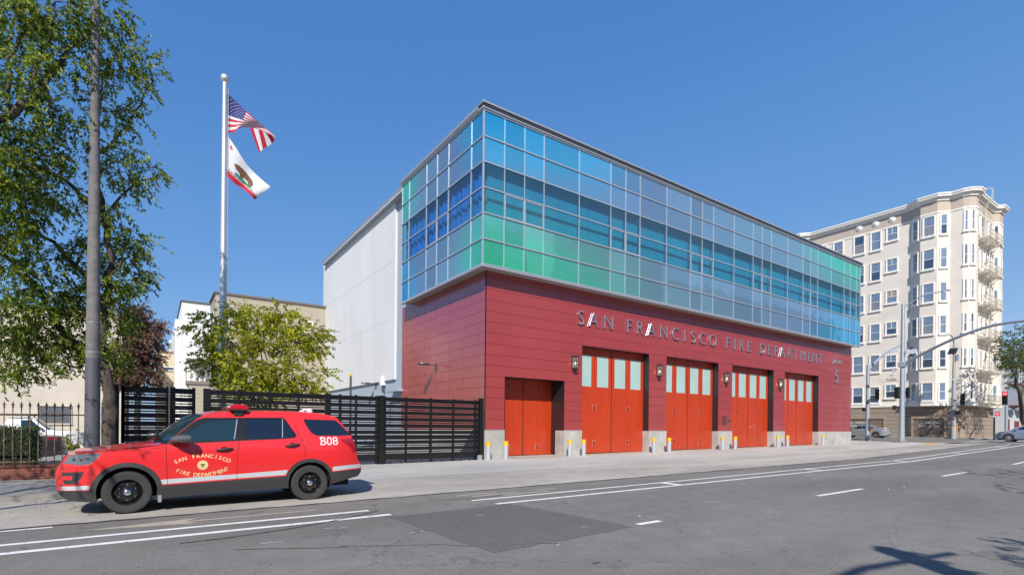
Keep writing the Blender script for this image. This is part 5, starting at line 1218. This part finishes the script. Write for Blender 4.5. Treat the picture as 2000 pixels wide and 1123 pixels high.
# cream stucco building at far left
pa = onY(312, 640, 27); t = thing('cream_building', 'long cream stucco building behind the big tree with one dark opening', 'building', (-24, 27, 0))
e = onY(240, 620, 27); m = MB(); m.box(-60, e.x, 27, 40, -.6, e.z); lb_(m, 'wall', m_cream, t)
m = MB(); m.box(-60, e.x+.1, 26.9, 40, e.z, e.z+.15); lb_(m, 'roof_edge', mat('red_brown_edge', (.20,.12,.09), .8), t)
a, b = onY(74,826,27), onY(137,794,27); lwin(t, 'y', a.x, b.x, a.z, b.z, 27, fr=.1, mid=False, glass=mat('grey_shutter', (.09,.10,.11), .6), trim=m_cream)

# ================================================================ APARTMENT BLOCK
XA = 62.6; ZB = g(62, 0)+.12; TOPZ = 26.98
m_aw = mat('painted_stucco', (.72,.645,.56), .85, var=.04, vscale=.8, bump=.2, bscale=3, stretch=(1,1,1.5), var2=.03); m_at = mat('upper_band_stucco', (.50,.415,.34), .85, var=.04); m_ab = None
m_cw = mat('cornice_white', (.82,.77,.69), .6)
def lap2():
    m, nt, b = new_mat('taupe_rusticated_base'); setp(b, (.30,.24,.19), .8)
    return m
m_ab = mat('taupe_base', (.30,.235,.18), .8, var=.06, vscale=1.2)
ap = thing('apartment_building', 'pale seven storey apartment block with bay windows, white cornice and taupe garage floor', 'apartment building', (XA, 0, ZB))
# plan outline, going towards the camera's right: long side (faces -x), corner turret, narrow side (faces -y)
plan = [(XA,34),(XA,19.6),(61.7,18.6),(61.7,15.6),(XA,14.6),(XA,3.0),(61.7,1.73),(61.7,.12),(XA,-.85),(XA,-2.0),(62.8,-2.5),(63.4,-2.95),(64.2,-2.95),(64.5,-2.6),(71.2,-2.6),(71.7,-3.15),(73.1,-3.15),(73.7,-2.6),(73.7,34)]
def scaled(pl, d):   # push outline outwards by d
    o = []; n = len(pl)
    for i in range(n):
        a, b, c = Vector(pl[i-1]), Vector(pl[i]), Vector(pl[(i+1)%n]); e1 = (b-a).normalized(); e2 = (c-b).normalized()
        n1 = Vector((-e1.y, e1.x)); n2 = Vector((-e2.y, e2.x)); nn = (n1+n2).normalized(); k = 1/max(.5, nn.dot(n1)); o.append(tuple(b - nn*d*k if True else b))
    return o
def area(p): return sum(p[i-1][0]*p[i][1]-p[i][0]*p[i-1][1] for i in range(len(p)))/2
SG = 1 if area(plan) > 0 else -1
def off(d): return scaled(plan, d*SG)
ZF = 4.55
base_plan = [(XA,34),(XA,-1.6),(63.3,-2.3),(73.7,-2.3),(73.7,34)]
m = MB(); m.prism(base_plan, ZB-.5, ZF); lb_(m, 'garage_floor_wall', m_ab, ap)
m = MB(); m.prism(plan, ZF, TOPZ); lb_(m, 'wall', m_aw, ap)
m = MB(); m.prism(off(.012), TOPZ, TOPZ+1.5); lb_(m, 'upper_band', m_at, ap)
m = MB(); m.prism(off(.06), TOPZ-.12, TOPZ+.06); m.prism(off(.10), ZF-.05, ZF+.32); m.prism(off(.05), ZF+.32, ZF+.40); lb_(m, 'string_course', m_cw, ap)
m = MB(); m.prism(off(.16), TOPZ+1.25, TOPZ+1.45); m.prism(off(.28), TOPZ+1.45, TOPZ+1.62); m.prism(off(.50), TOPZ+1.62, TOPZ+1.84); m.prism(off(.58), TOPZ+1.84, TOPZ+2.0); lb_(m, 'cornice', m_cw, ap)
m = MB(); m.prism(off(-.3), TOPZ+2.0, TOPZ+2.08); lb_(m, 'roof', m_gray, ap)
mg_ = mat('base_groove', (.12,.09,.07), .9)
m = MB(); z = ZB+.5
gar = [(onX(1844,820,XA).y, onX(1784,820,XA).y), (5.6, 11.3), (14,19.5)]
while z < ZF-.2:
    e = sorted([-1.55, 34]+[v for q in gar for v in (q[0]-.25, q[1]+.25)]) if z < 3.4 else [-1.55, 34]
    for k in range(0, len(e), 2): m.box(XA-.004, XA+.01, e[k], e[k+1], z, z+.05)
    m.box(63.4, 73.6, -2.304, -2.29, z, z+.05)
    z += .48
lb_(m, 'base_groove', mg_, ap)
m_gd = mat('garage_door_taupe', (.17,.13,.10), .6, var=.05)
for i, (y0, y1) in enumerate(gar):
    m = MB(); m.box(XA-.006, XA+.02, y0, y1, ZB, 3.02); 
    gd = lb_(m, 'garage_door', m_gd, ap)
    m = MB(); [m.box(XA-.012, XA-.005, y0+(y1-y0)*k/4-.02, y0+(y1-y0)*k/4+.02, ZB, 3.02) for k in range(1, 4)]; [m.box(XA-.011, XA-.005, y0, y1, ZB+.5*k, ZB+.5*k+.03) for k in range(1, 5)]; lb_(m, 'panel_line', mg_, gd)
    m = MB(); m.box(XA-.12, XA+.02, y0-.22, y1+.22, 3.02, 3.3); m.box(XA-.10, XA+.02, y0-.2, y0, ZB, 3.02); m.box(XA-.10, XA+.02, y1, y1+.2, ZB, 3.02); lb_(m, 'frame', m_ab, gd)
    if i < 2:
        m = MB()
        for ln, zz in (('NO  PARKING', 2.42), ('THIS  SIDE', 2.02)) if False else (('NO  PARKING', 2.42), ('TOW  ZONE', 2.02)):
            letters(m, ln, .34, 0, lambda v: (XA-.013, (y0+y1)/2-v.x, zz+v.y))
        lb_(m, 'lettering', m_trimw, gd)
m = MB()
for ln, zz, s in (('TURK', onX(1740,744,XA).z, .46), ('1300', onX(1742,735,XA).z+.05, .22)): letters(m, ln, s, .02, lambda v, zz=zz: (XA-.03, onX(1741,738,XA).y-v.x, zz+v.y))
lb_(m, 'wall_street_name', mat('grey_letters', (.25,.23,.22), .7), ap)
m = MB(); y = onX(1741,738,XA).y; zz = onX(1741,738,XA).z; m.box(XA-.02, XA+.02, y-1.3, y+1.3, zz-.38, zz+.16); lb_(m, 'name_panel', m_aw, ap)
# windows
flz = [(24.37,26.6),(20.52,22.75),(16.63,18.77),(12.87,14.92),(8.97,10.95),(5.12,7.17)]
bl = [mat('blind_white', (.42,.44,.46), .8), mat('curtain_grey', (.20,.22,.25), .8, var=.2, vscale=3, stretch=(4,4,.2)), m_glassw, mat('curtain_beige', (.33,.29,.23), .8)]
rw_ = random.Random(17)
def wall_window(p0, p1, u0, u1, z0, z1, slider=False):
    """double-hung sash on the wall from p0 to p1 (plan), between fractions u0..u1"""
    a = Vector((*p0, 0)); b = Vector((*p1, 0)); d = (b-a); Ln = d.length; d.normalize(); n = Vector((d.y, -d.x, 0))*SG
    f = MB()
    def bx(m, u, v, za, zb_, o0, o1):
        P0 = a+d*u; P1 = a+d*v
        vs = [P0+n*o0, P1+n*o0, P1+n*o1, P0+n*o1]; vs = [(p.x,p.y,za) for p in vs]+[(p.x,p.y,zb_) for p in vs]
        m.add(vs, [(0,3,2,1),(4,5,6,7),(0,1,5,4),(1,2,6,5),(2,3,7,6),(3,0,4,7)])
    u0 *= Ln; u1 *= Ln; t = .10; zm = z0+(z1-z0)*(.5)
    bx(f,u0-t,u1+t,z1,z1+t,-.05,.09); bx(f,u0-t-.06,u1+t+.06,z0-.20,z0,-.05,.16); bx(f,u0-t,u0,z0,z1,-.05,.09); bx(f,u1,u1+t,z0,z1,-.05,.09)
    wo = lb_(f, 'window', m_cw, ap)
    q = MB(); k = .06; 
    bx(q,u0,u1,z1-k,z1,-.04,.045); bx(q,u0,u1,z0,z0+k,-.04,.045); bx(q,u0,u0+k,z0+k,z1-k,-.04,.045); bx(q,u1-k,u1,z0+k,z1-k,-.04,.045); bx(q,u0+k,u1-k,zm-k/2,zm+k/2,-.04,.05)
    if slider: um = (u0+u1)/2; bx(q,um-k/2,um+k/2,zm+k/2,z1-k,-.04,.05)
    lb_(q, 'sash', m_trimw, wo)
    q = MB(); bx(q,u0+k,u1-k,z0+k,zm,-.03,.005); lb_(q, 'pane', rw_.choice([m_glassw, m_glassw, m_wrefl, bl[1]]), wo)
    q = MB(); bx(q,u0+k,u1-k,zm,z1-k,-.03,.018); lb_(q, 'pane', m_wrefl if rw_.random() < .7 else rw_.choice(bl), wo)
m_wrefl = mat('painted_sky_reflection_pane', (.17,.23,.32), .12, spec=.8, var=.15, vscale=2, stretch=(3,3,.3))  # bluish sky reflection put into the pane colour
Pn = plan
def yfr(y, i): return (y-Pn[i][1])/(Pn[i+1][1]-Pn[i][1])
ABz = [(24.5,26.75),(20.6,22.85),(16.8,18.95),(12.92,15.02),(8.98,11.08),(5.05,7.05)]; Cz = [(25.24,26.85),(21.38,22.92),(17.45,18.96),(13.53,15.01),(9.4,10.9),(5.63,7.24)]
for f in range(6):
    for (ya, yb) in ((9.12,7.98),(7.17,6.15)): z0, z1 = ABz[f]; wall_window(Pn[4], Pn[5], yfr(ya,4), yfr(yb,4), z0, z1)
    z0, z1 = Cz[f]; wall_window(Pn[4], Pn[5], yfr(5.43,4), yfr(4.34,4), z0, z1, True)
    for (ya, yb) in ((13.6,12.6),(11.6,10.5)): z0, z1 = ABz[f]; wall_window(Pn[4], Pn[5], yfr(ya,4), yfr(yb,4), z0, z1)
    z0, z1 = flz[f]
    wall_window(Pn[5], Pn[6], .32, .76, z0, z1); wall_window(Pn[6], Pn[7], .2, .82, z0, z1); wall_window(Pn[7], Pn[8], .25, .75, z0, z1)
    wall_window(Pn[1], Pn[2], .28, .72, z0, z1); wall_window(Pn[2], Pn[3], .25, .75, z0, z1); wall_window(Pn[3], Pn[4], .28, .72, z0, z1)
    wall_window(Pn[9], Pn[10], .22, .72, z0, z1); wall_window(Pn[10], Pn[11], .3, .75, z0, z1)
    for a, b in ((.08,.20),(.30,.42),(.55,.68),(.80,.92)): wall_window(Pn[13], Pn[14], a, b, z0, z1)
    wall_window(Pn[14], Pn[15], .2, .8, z0, z1); wall_window(Pn[15], Pn[16], .3, .7, z0, z1)
# medallions under the cornice
for px in (1678, 1710, 1742):
    p = onX(px, 445, XA); m = MB(); m.lathe([(0,-.14),(.28,-.11),(.40,-.03),(.42,0)], (XA-.01, p.y, TOPZ+.88), 'x', 12); m.lathe([(0,-.22),(.14,-.17),(.17,-.1)], (XA-.01, p.y, TOPZ+.92), 'x', 8); lb_(m, 'medallion', m_cw, ap)
# fire escape on the narrow side
fe = thing('fire_escape', 'cream iron fire escape with balconies and ladders on the narrow side of the apartment block', 'fire escape', (66, -3.0, ZB)); m_fe = mat('fire_escape_paint', (.62,.56,.46), .6)
for f, zf in enumerate((23.9, 20.0, 16.2, 12.4, 8.5, 4.75)):
    x0, x1, y0, y1 = 65.2, 70.6, -3.65, -2.62; m = MB()
    for k in range(9): yy = y0+(y1-y0)*k/8; m.box(x0, x1 if k > 4 else x1, yy-.03, yy+.03, zf-.04, zf)
    m.box(x0,x1,y0-.03,y0+.03,zf-.12,zf); m.box(x0,x0+.06,y0,y1,zf-.12,zf); m.box(x1-.06,x1,y0,y1,zf-.12,zf)
    for xx in (x0+.6, x1-.6): m.tube([(xx,y0,zf-.08),(xx,y1,zf-1.0)], .035, 5)
    lb_(m, 'platform', m_fe, fe)
    m = MB()
    for zz in (zf+.45, zf+1.0): m.tube([(x0,y1,zz),(x0,y0,zz),(x1,y0,zz),(x1,y1,zz)], .03, 5)
    for k in range(28): xx = x0+(x1-x0)*k/27; m.tube([(xx,y0,zf),(xx,y0,zf+1.0)], .014 if k % 6 else .03, 4)
    for k in range(6): yy = y0+(y1-y0)*k/5; m.tube([(x0,yy,zf),(x0,yy,zf+1.0)], .014, 4); m.tube([(x1,yy,zf),(x1,yy,zf+1.0)], .014, 4)
    lb_(m, 'railing', m_fe, fe)
    if f < 5:
        m = MB(); zn = (23.9, 20.0, 16.2, 12.4, 8.5, 4.75)[f+1]
        for yy in (-3.5, -3.0): m.tube([(69.8,yy,zf+.9),(66.6,yy,zn)], .035, 5)
        for k in range(11): xx = 69.6-(69.6-66.7)*k/10; zz = zf+.7-(zf+.7-zn)*k/10; m.box(xx-.1, xx+.1, -3.5, -3.0, zz, zz+.03)
        lb_(m, 'ladder', m_fe, fe)
m = MB()
for xx in (67.2, 67.7): m.tube([(xx,-2.8,24),(xx,-2.8,TOPZ+1.0),(xx,-3.4,TOPZ+1.9),(xx,-3.4,TOPZ+3.0),(xx,-2.6,TOPZ+3.2)], .035, 5)
for k in range(16): zz = 24+k*.24; m.tube([(67.2,-2.8,zz),(67.7,-2.8,zz)], .02, 4)
lb_(m, 'roof_ladder', m_fe, fe)

# victorian houses beyond, at the right edge
m_vg = mat('grey_house_paint', (.20,.22,.27), .8, var=.06); m_vr = mat('dark_red_trim', (.16,.03,.03), .6); m_vl = mat('pale_house_paint', (.48,.50,.52), .8)
for k, (x0, x1, hz, mt, lab) in enumerate(((78, 86, 10.2, m_vl, 'grey house with dark red trim just right of the apartment block'),(86.3, 96, 9.0, m_vg, 'farther grey house half hidden behind the tree at the right edge'))):
    t = thing('victorian_house', lab, 'house', (x0, -2.5, ZB)); m = MB(); m.box(x0, x1, -2.5, 10, ZB-.5, hz); lb_(m, 'wall', mt, t)
    for q, bx0 in enumerate((x0+.6, x0+4.2)):
        m = MB(); m.prism([(bx0,-2.45),(bx0+.7,-3.5),(bx0+2.3,-3.5),(bx0+3,-2.45)][::-1], 4.4, hz-.4); b_ = lb_(m, 'bay', m_vg if k == 0 else m_vl, t)
    for zf in (5.2, 8.0 if k == 0 else 7.4):
        for bx0 in (x0+.6, x0+4.2): lwin(t, 'y', bx0+.95, bx0+2.05, zf, zf+1.5, -3.5, fr=.12, proud=.05)
        m = MB(); m.box(x0, x1, -2.6, -2.45, zf+1.95, zf+2.15); m.box(x0+.7,x0+3.5,-3.6,-2.4,zf-.35,zf-.2); lb_(m, 'trim_band', m_vr, t)
    m = MB(); m.box(x0-.1, x1+.1, -2.9, 10, hz, hz+.35); lb_(m, 'cornice', m_vr, t)
    m = MB(); m.box(x0+1, x0+2.2, -2.53, -2.45, ZB, 3.2); lb_(m, 'door', m_vr, t); m = MB(); m.box(x0+4.5, x0+7, -2.53, -2.45, ZB, 3.0); lb_(m, 'door', m_vr, t)
bt_ = (72.5, -8.0, ZB); xr = lambda px, py: tuple(onY(px, py, -7.5))
tree('street_tree', 'rounded yellow green tree with bare lower limbs at the right edge', 'tree', (xr(2010,835)[0], -7.5, ZB), [([(xr(2010,835)[0],-7.5,ZB), xr(1992,780), xr(1985,740), xr(1990,700)], [.22,.18,.12,.05]), ([xr(1992,780), xr(2010,740), xr(2020,700)], [.12,.08,.04]), ([xr(1985,740), xr(1972,720), xr(1968,700)], [.06,.04,.02])],
     [((*xr(px, py),), (rx, rx, rx*.8), d) for px, py, rx, d in ((1985,685,1.5,1.2),(2010,690,2.4,1.4),(2000,665,2.0,1.2),(1972,700,1.0,.7),(1992,715,1.4,.6),(2015,730,2.2,.8))], leafmat('olive_leaf', [(.05,.085,.02),(.10,.14,.03),(.17,.20,.05)], .3), 31, n_tw=150, n_lf=14, ll=.16, lw=.04, droop=.1, tw_len=.6, twr=.01)

# ================================================================ STREET FURNITURE
m_sig = mat('signal_housing', (.012,.018,.014), .45); m_redl = emis('red_signal', (1,.03,.04), 6); m_dark_l = mat('unlit_lens', (.10,.025,.02), .2); m_grn_l = mat('unlit_green_lens', (.01,.12,.09), .2); m_signb = mat('sign_back', (.45,.46,.52), .5, metal=.3); m_green = mat('street_sign_green', (.0,.30,.14), .5)
def signal_head(parent, c, ang, lit=None, n=3, s=1.0, lensm=True):
    """three-section signal head facing the direction ang (radians, 0 = towards -y)"""
    c = Vector(c)-Vector(parent.location); R3 = Matrix.Rotation(ang, 3, 'Z')
    m = MB(); m.box(-.17*s,.17*s,-.10*s,.12*s,-.18*s*n,.18*s*n)
    for k in range(n):
        zc = (n-1-2*k)*.18*s
        for j in range(9):
            a0, a1 = math.pi*(-.1+1.2*j/9), math.pi*(-.1+1.2*(j+1)/9); r = .145*s
            p = [(r*math.cos(a0),-.10*s,zc+r*math.sin(a0)),(r*math.cos(a1),-.10*s,zc+r*math.sin(a1)),(r*math.cos(a1),-.34*s,zc+r*math.sin(a1)*.9-.02),(r*math.cos(a0),-.34*s,zc+r*math.sin(a0)*.9-.02)]; m.add(p, [(0,1,2,3)])
    m.v = [tuple(R3@Vector(v)+c) for v in m.v]; h = m.build('signal_head', m_sig, parent)
    for k in range(n):
        zc = (n-1-2*k)*.18*s; m = MB(); m.lathe([(0,-.125*s),(.09*s,-.115*s),(.135*s,-.10*s)], (0,0,zc), 'y', 16); m.v = [tuple(R3@Vector(v)+c) for v in m.v]
        m.build('lens', m_redl if lit == k else (m_dark_l, m_dark_l, m_grn_l)[k] if n == 3 else (m_redl if lit is not None else m_dark_l), h)
    return h
def ZP(px, py, dist):   # point on a pixel ray at a distance along the ground from the camera
    d = ray(px, py); return CAMP + d*(dist/math.hypot(d.x, d.y))
# A: big signal mast with lamp arm and long mast arm
P0 = ZP(1761, 868, 60.5); zg = g(P0.x, P0.y); D = math.hypot(P0.x-CAMP.x, P0.y-CAMP.y)
ma = thing('signal_mast', 'tall galvanised signal mast at the corner with a lamp arm and long curved signal arm', 'signal mast', (P0.x, P0.y, zg))
A_ = lambda px, py, dd=0: ZP(px, py, D+dd)-Vector(ma.location)
m = MB(); m.tube([(0,0,-.1),(0,0,5),(0,0,A_(1761,594).z)], [.24,.20,.13], 16); m.build('pole', m_galv, ma)
m = MB(); m.box(-.38,.38,-.38,.38,-.1,.12); m.lathe([(.34,.12),(.34,.28),(.2,.34)], (0,0,0), 'z', 8); m.build('base', m_kerb, ma)
def arm(pts, rs, name, parent, mt=m_galv): m = MB(); q = [interp(pts, k/14) for k in range(15)]; m.tube(q, [rs[0]+(rs[1]-rs[0])*k/14 for k in range(15)], 10); return m.build(name, mt, parent)
arm([tuple(A_(1762,600)), tuple(A_(1775,594)), tuple(A_(1800,579,-.3)), tuple(A_(1845,568,-.8))], [.07,.045], 'lamp_arm', ma)
m = MB(); e = A_(1850,567,-.9); m.tube([e-Vector((.3,0,.0)), e+Vector((.1,0,.03)), e+Vector((.5,-.1,.03))], [.06,.14,.05], 8); m.v = [(v[0],v[1],e.z+(v[2]-e.z)*.45) for v in m.v]; m.build('lamp_head', m_galv, ma)
arm([tuple(A_(1763,712)), tuple(A_(1800,692,-1)), tuple(A_(1860,663,-3)), tuple(A_(1930,638,-5)), tuple(A_(2000,627,-7)), tuple(A_(2080,622,-9))], [.14,.08], 'signal_arm', ma)
m = MB(); c = A_(1762,712); m.box(c.x-.26,c.x+.26,c.y-.3,c.y+.3,c.z-.22,c.z+.22); m.build('arm_collar', m_galv, ma, bevel=.03)
for px0, px1, py0, py1 in ((1738,1753,683,690),(1769,1791,682,692)):
    a, b = A_(px0,py1,-.3), A_(px1,py0,-.3); m = MB(); m.add([(a.x,a.y,a.z),(b.x,b.y,a.z+.05),(b.x,b.y,b.z+.05),(a.x,a.y,b.z),(a.x+.02,a.y+.05,a.z),(b.x+.02,b.y+.05,a.z+.05),(b.x+.02,b.y+.05,b.z+.05),(a.x+.02,a.y+.05,b.z)], [(0,1,2,3),(7,6,5,4),(0,3,7,4),(1,5,6,2),(3,2,6,7),(0,4,5,1)]); m.build('street_sign', m_signb, ma)
a, b = A_(1743,727,-.3), A_(1785,716,-.3); m = MB(); m.box(a.x,b.x,a.y-.04,a.y,a.z,b.z); m.build('street_sign', mat('lilac_sign', (.42,.40,.48), .5), ma)
signal_head(ma, ZP(1752,767,D-.2), rad(75), None); signal_head(ma, ZP(1773,767,D+.5), rad(-80), None, s=.9)
signal_head(ma, ZP(1747,796,D-.3), rad(10), None, n=1, s=1.1); signal_head(ma, ZP(1779,687,D+1.5), rad(110), None, s=.8)
# B: shorter mast behind, at the building corner
P0 = ZP(1694, 862, 63.5); zg = g(P0.x, P0.y); D2 = 63.5
mb2 = thing('signal_mast', 'shorter grey signal mast right beside the far end of the red building', 'signal mast', (P0.x, P0.y, zg)); A2 = lambda px, py, dd=0: ZP(px, py, D2+dd)-Vector(mb2.location)
m = MB(); m.tube([(0,0,-.1),(0,0,4),(0,0,A2(1694,713).z)], [.20,.18,.15], 14); m.build('pole', m_galv, mb2)
m = MB(); m.box(-.36,.36,-.36,.36,-.1,.1); m.build('base', m_kerb, mb2)
arm([tuple(A2(1696,722)), tuple(A2(1705,712,.5)), tuple(A2(1722,696,1.5)), tuple(A2(1742,682,3)), tuple(A2(1765,672,5))], [.12,.08], 'signal_arm', mb2)
signal_head(mb2, ZP(1713,770,D2), rad(-60), None); signal_head(mb2, ZP(1688,800,D2), rad(60), None, n=1, s=.9)
a, b = A2(1698,783,-.1), A2(1707,758,-.1); m = MB(); m.box(a.x,b.x,a.y-.03,a.y,a.z,b.z); m.build('sign_plate', m_trimw, mb2)
m = MB(); c = A2(1699,838); m.box(c.x-.08,c.x+.08,c.y-.1,c.y+.1,c.z-.3,c.z+.3); m.build('push_button', mat('orange_box', (.75,.25,.03), .5), mb2)
# C: street lamp with solar panel and green name sign
P0 = ZP(1862, 857, 74); D3 = 74; zg = g(60, -2)+.12; mc = thing('street_lamp', 'concrete grey street lamp post with a small solar panel and green name sign', 'street lamp', (P0.x, P0.y, zg)); A3 = lambda px, py, dd=0: ZP(px, py, D3+dd)-Vector(mc.location)
m = MB(); m.tube([(0,0,-.1),(0,0,5),(0,0,A3(1864,668).z)], [.24,.19,.10], 14); m.build('pole', mat('concrete_post', (.36,.36,.36), .8, var=.08), mc)
arm([tuple(A3(1864,690)), tuple(A3(1863,672)), tuple(A3(1860,658)), tuple(A3(1850,652))], [.06,.04], 'lamp_arm', mc, m_blackr)
m = MB(); a, b, c, d = A3(1850.5,691.5,-.5), A3(1867,690.5,-.5), A3(1872,679,-.1), A3(1856,680,-.1); m.add([a,b,c,d]+[v+Vector((.02,.06,-.03)) for v in (a,b,c,d)], [(0,1,2,3),(7,6,5,4),(0,4,5,1),(1,5,6,2),(2,6,7,3),(3,7,4,0)])
m.build('solar_panel', mat('solar_cells', (.02,.022,.03), .25), mc)
a, b = A3(1861,746.5,-.4), A3(1875.5,736,-.4); m = MB(); m.box(a.x-.1,b.x+.35,a.y-.03,a.y,a.z+.05,b.z+.05); s_ = m.build('name_sign', m_green, mc)
m = MB(); letters(m, 'Webster', (b.z-a.z)*.85, 0, lambda v: ((a.x+b.x)/2+.12+v.x*.9, a.y-.035, a.z+.05+(b.z-a.z)*.22+v.y)); m.build('lettering', m_trimw, mc)
signal_head(mc, ZP(1880,780,D3-.3), rad(-70), None, s=1.15); signal_head(mc, ZP(1870,806,D3-.3), rad(-60), None, n=1)
m = MB(); c = A3(1870,698,-.1); m.box(c.x-.15,c.x+.15,c.y-.1,c.y+.1,c.z-.35,c.z+.3); m.build('control_box', m_galv, mc)
m = MB(); c = A3(1867.5,836); m.box(c.x-.1,c.x+.1,c.y-.1,c.y+.1,c.z-.3,c.z+.3); m.build('push_button', mat('orange_button_box', (.75,.25,.03), .5), mc)
# D: low signal post showing red
D4 = 72; P0 = ZP(1965, 858, D4); md = thing('signal_post', 'slim signal post with a lit red light before the apartment block', 'signal post', (P0.x, P0.y, g(60,-5))); A4 = lambda px, py: ZP(px, py, D4)-Vector(md.location)
m = MB(); m.tube([(0,0,-.1),(0,0,A4(1965,792).z)], .13, 12); m.build('pole', m_galv, md); m = MB(); m.box(-.3,.3,-.3,.3,-.1,.35); m.build('base', m_kerb, md)
cd_ = math.atan2(P0.x-CAMP.x, P0.y-CAMP.y)
signal_head(md, ZP(1962.5,777.5,D4-.1), -cd_, 0, s=1.25); signal_head(md, ZP(1948,807.5,D4-.1), -cd_, 0, n=1, s=1.15)
m = MB(); m.box(A4(1943,820).x-.1, A4(1943,820).x+.15, A4(1943,820).y, A4(1943,820).y+.1, 0, A4(1943,815).z); m.build('side_post', m_sig, md)

# ================================================================ BEHIND THE CAMERA: what throws the shadows at lower right and shows in the glass
P = (-12.0, -24.75); sb = thing('signal_mast', 'signal mast whose shadow lies on the lower right of the road', 'signal mast', (P[0], P[1], g(P[0], -12)))
m = MB(); m.tube([(0,0,0),(0,0,6.6)], [.12,.09], 12); m.build('pole', m_galv, sb)
m = MB(); m.tube([(0,0,6.1),(1.6,-.2,6.35),(3.6,-.4,6.2)], [.07,.06,.05], 8); m.build('signal_arm', m_galv, sb)
signal_head(sb, (P[0]+2.7, P[1]-.3, 6.1), rad(20)); signal_head(sb, (P[0]-.3, P[1], 5.5), rad(120))
tr_ = (2.5,-26.0,-.02); tree('street_tree', 'tree behind the viewpoint whose leafy shadow falls at the lower right', 'tree', tr_, [([tr_,(2.5,-26,3),(2.2,-25.8,6)],[.15,.12,.05])], [((2.6,-25.2,7.0),(2.0,1.0,1.0),1.0),((6.5,-24.8,8.6),(2.2,1.0,.8),1.0),((-6.9,-25.35,5.4),(1.0,.45,.4),1.0)], m_leafA, 41, n_tw=60, n_lf=14, ll=.14, lw=.03, tw_len=.7)
for k, (x0, x1, y0, h) in enumerate(((18, 66, -88, 52), (74, 118, -86, 60), (128, 250, -92, 50))):  # unseen blocks added, heights chosen to reflect as grey bands in the panes
    t = thing('added_reflection_block', ('nearer','tallest','longest')[k]+' unseen concrete block added far across the road for grey bands in the glass', 'building', (x0, y0, 0))
    m = MB(); m.box(x0, x1, y0-14, y0, -1, h+(x0 % 3)); lb_(m, 'wall', m_gray, t)
    m = MB(); [m.box(x0+1, x1-1, y0, y0+.05, 3+3.1*q, 4.6+3.1*q) for q in range(int(h/3.1)-1)]; lb_(m, 'window_band', m_glassw, t)
for k, (x0, x1, h, mt) in enumerate(((-52,-34,10,m_cream),(-33.5,-20,8.5,m_tan),(-19.5,-5,9.5,m_aw),(-4.5,14,8,m_vl),(14.5,40,9.5,m_cream),(60,84,9,m_tan))):
    t = thing('row_house', ('cream','tan','pale','light grey','long cream','tan corner')[k]+' building across the road, seen only in reflections', 'building', (x0, -32, 0))
    m = MB(); m.box(x0, x1, -46, -32, -1, h); lb_(m, 'wall', mt, t); m = MB(); m.box(x0-.1, x1+.1, -46, -31.7, h, h+.4); lb_(m, 'cornice', m_cw, t)
    n = int((x1-x0)/3.2)
    for fz in (1.4, 4.9):
        for q in range(n): a = x0+1+q*3.2; f = MB(); f.box(a, a+1.3, -32.0, -31.96, fz, fz+1.9); lb_(f, 'window', m_glassw, t)
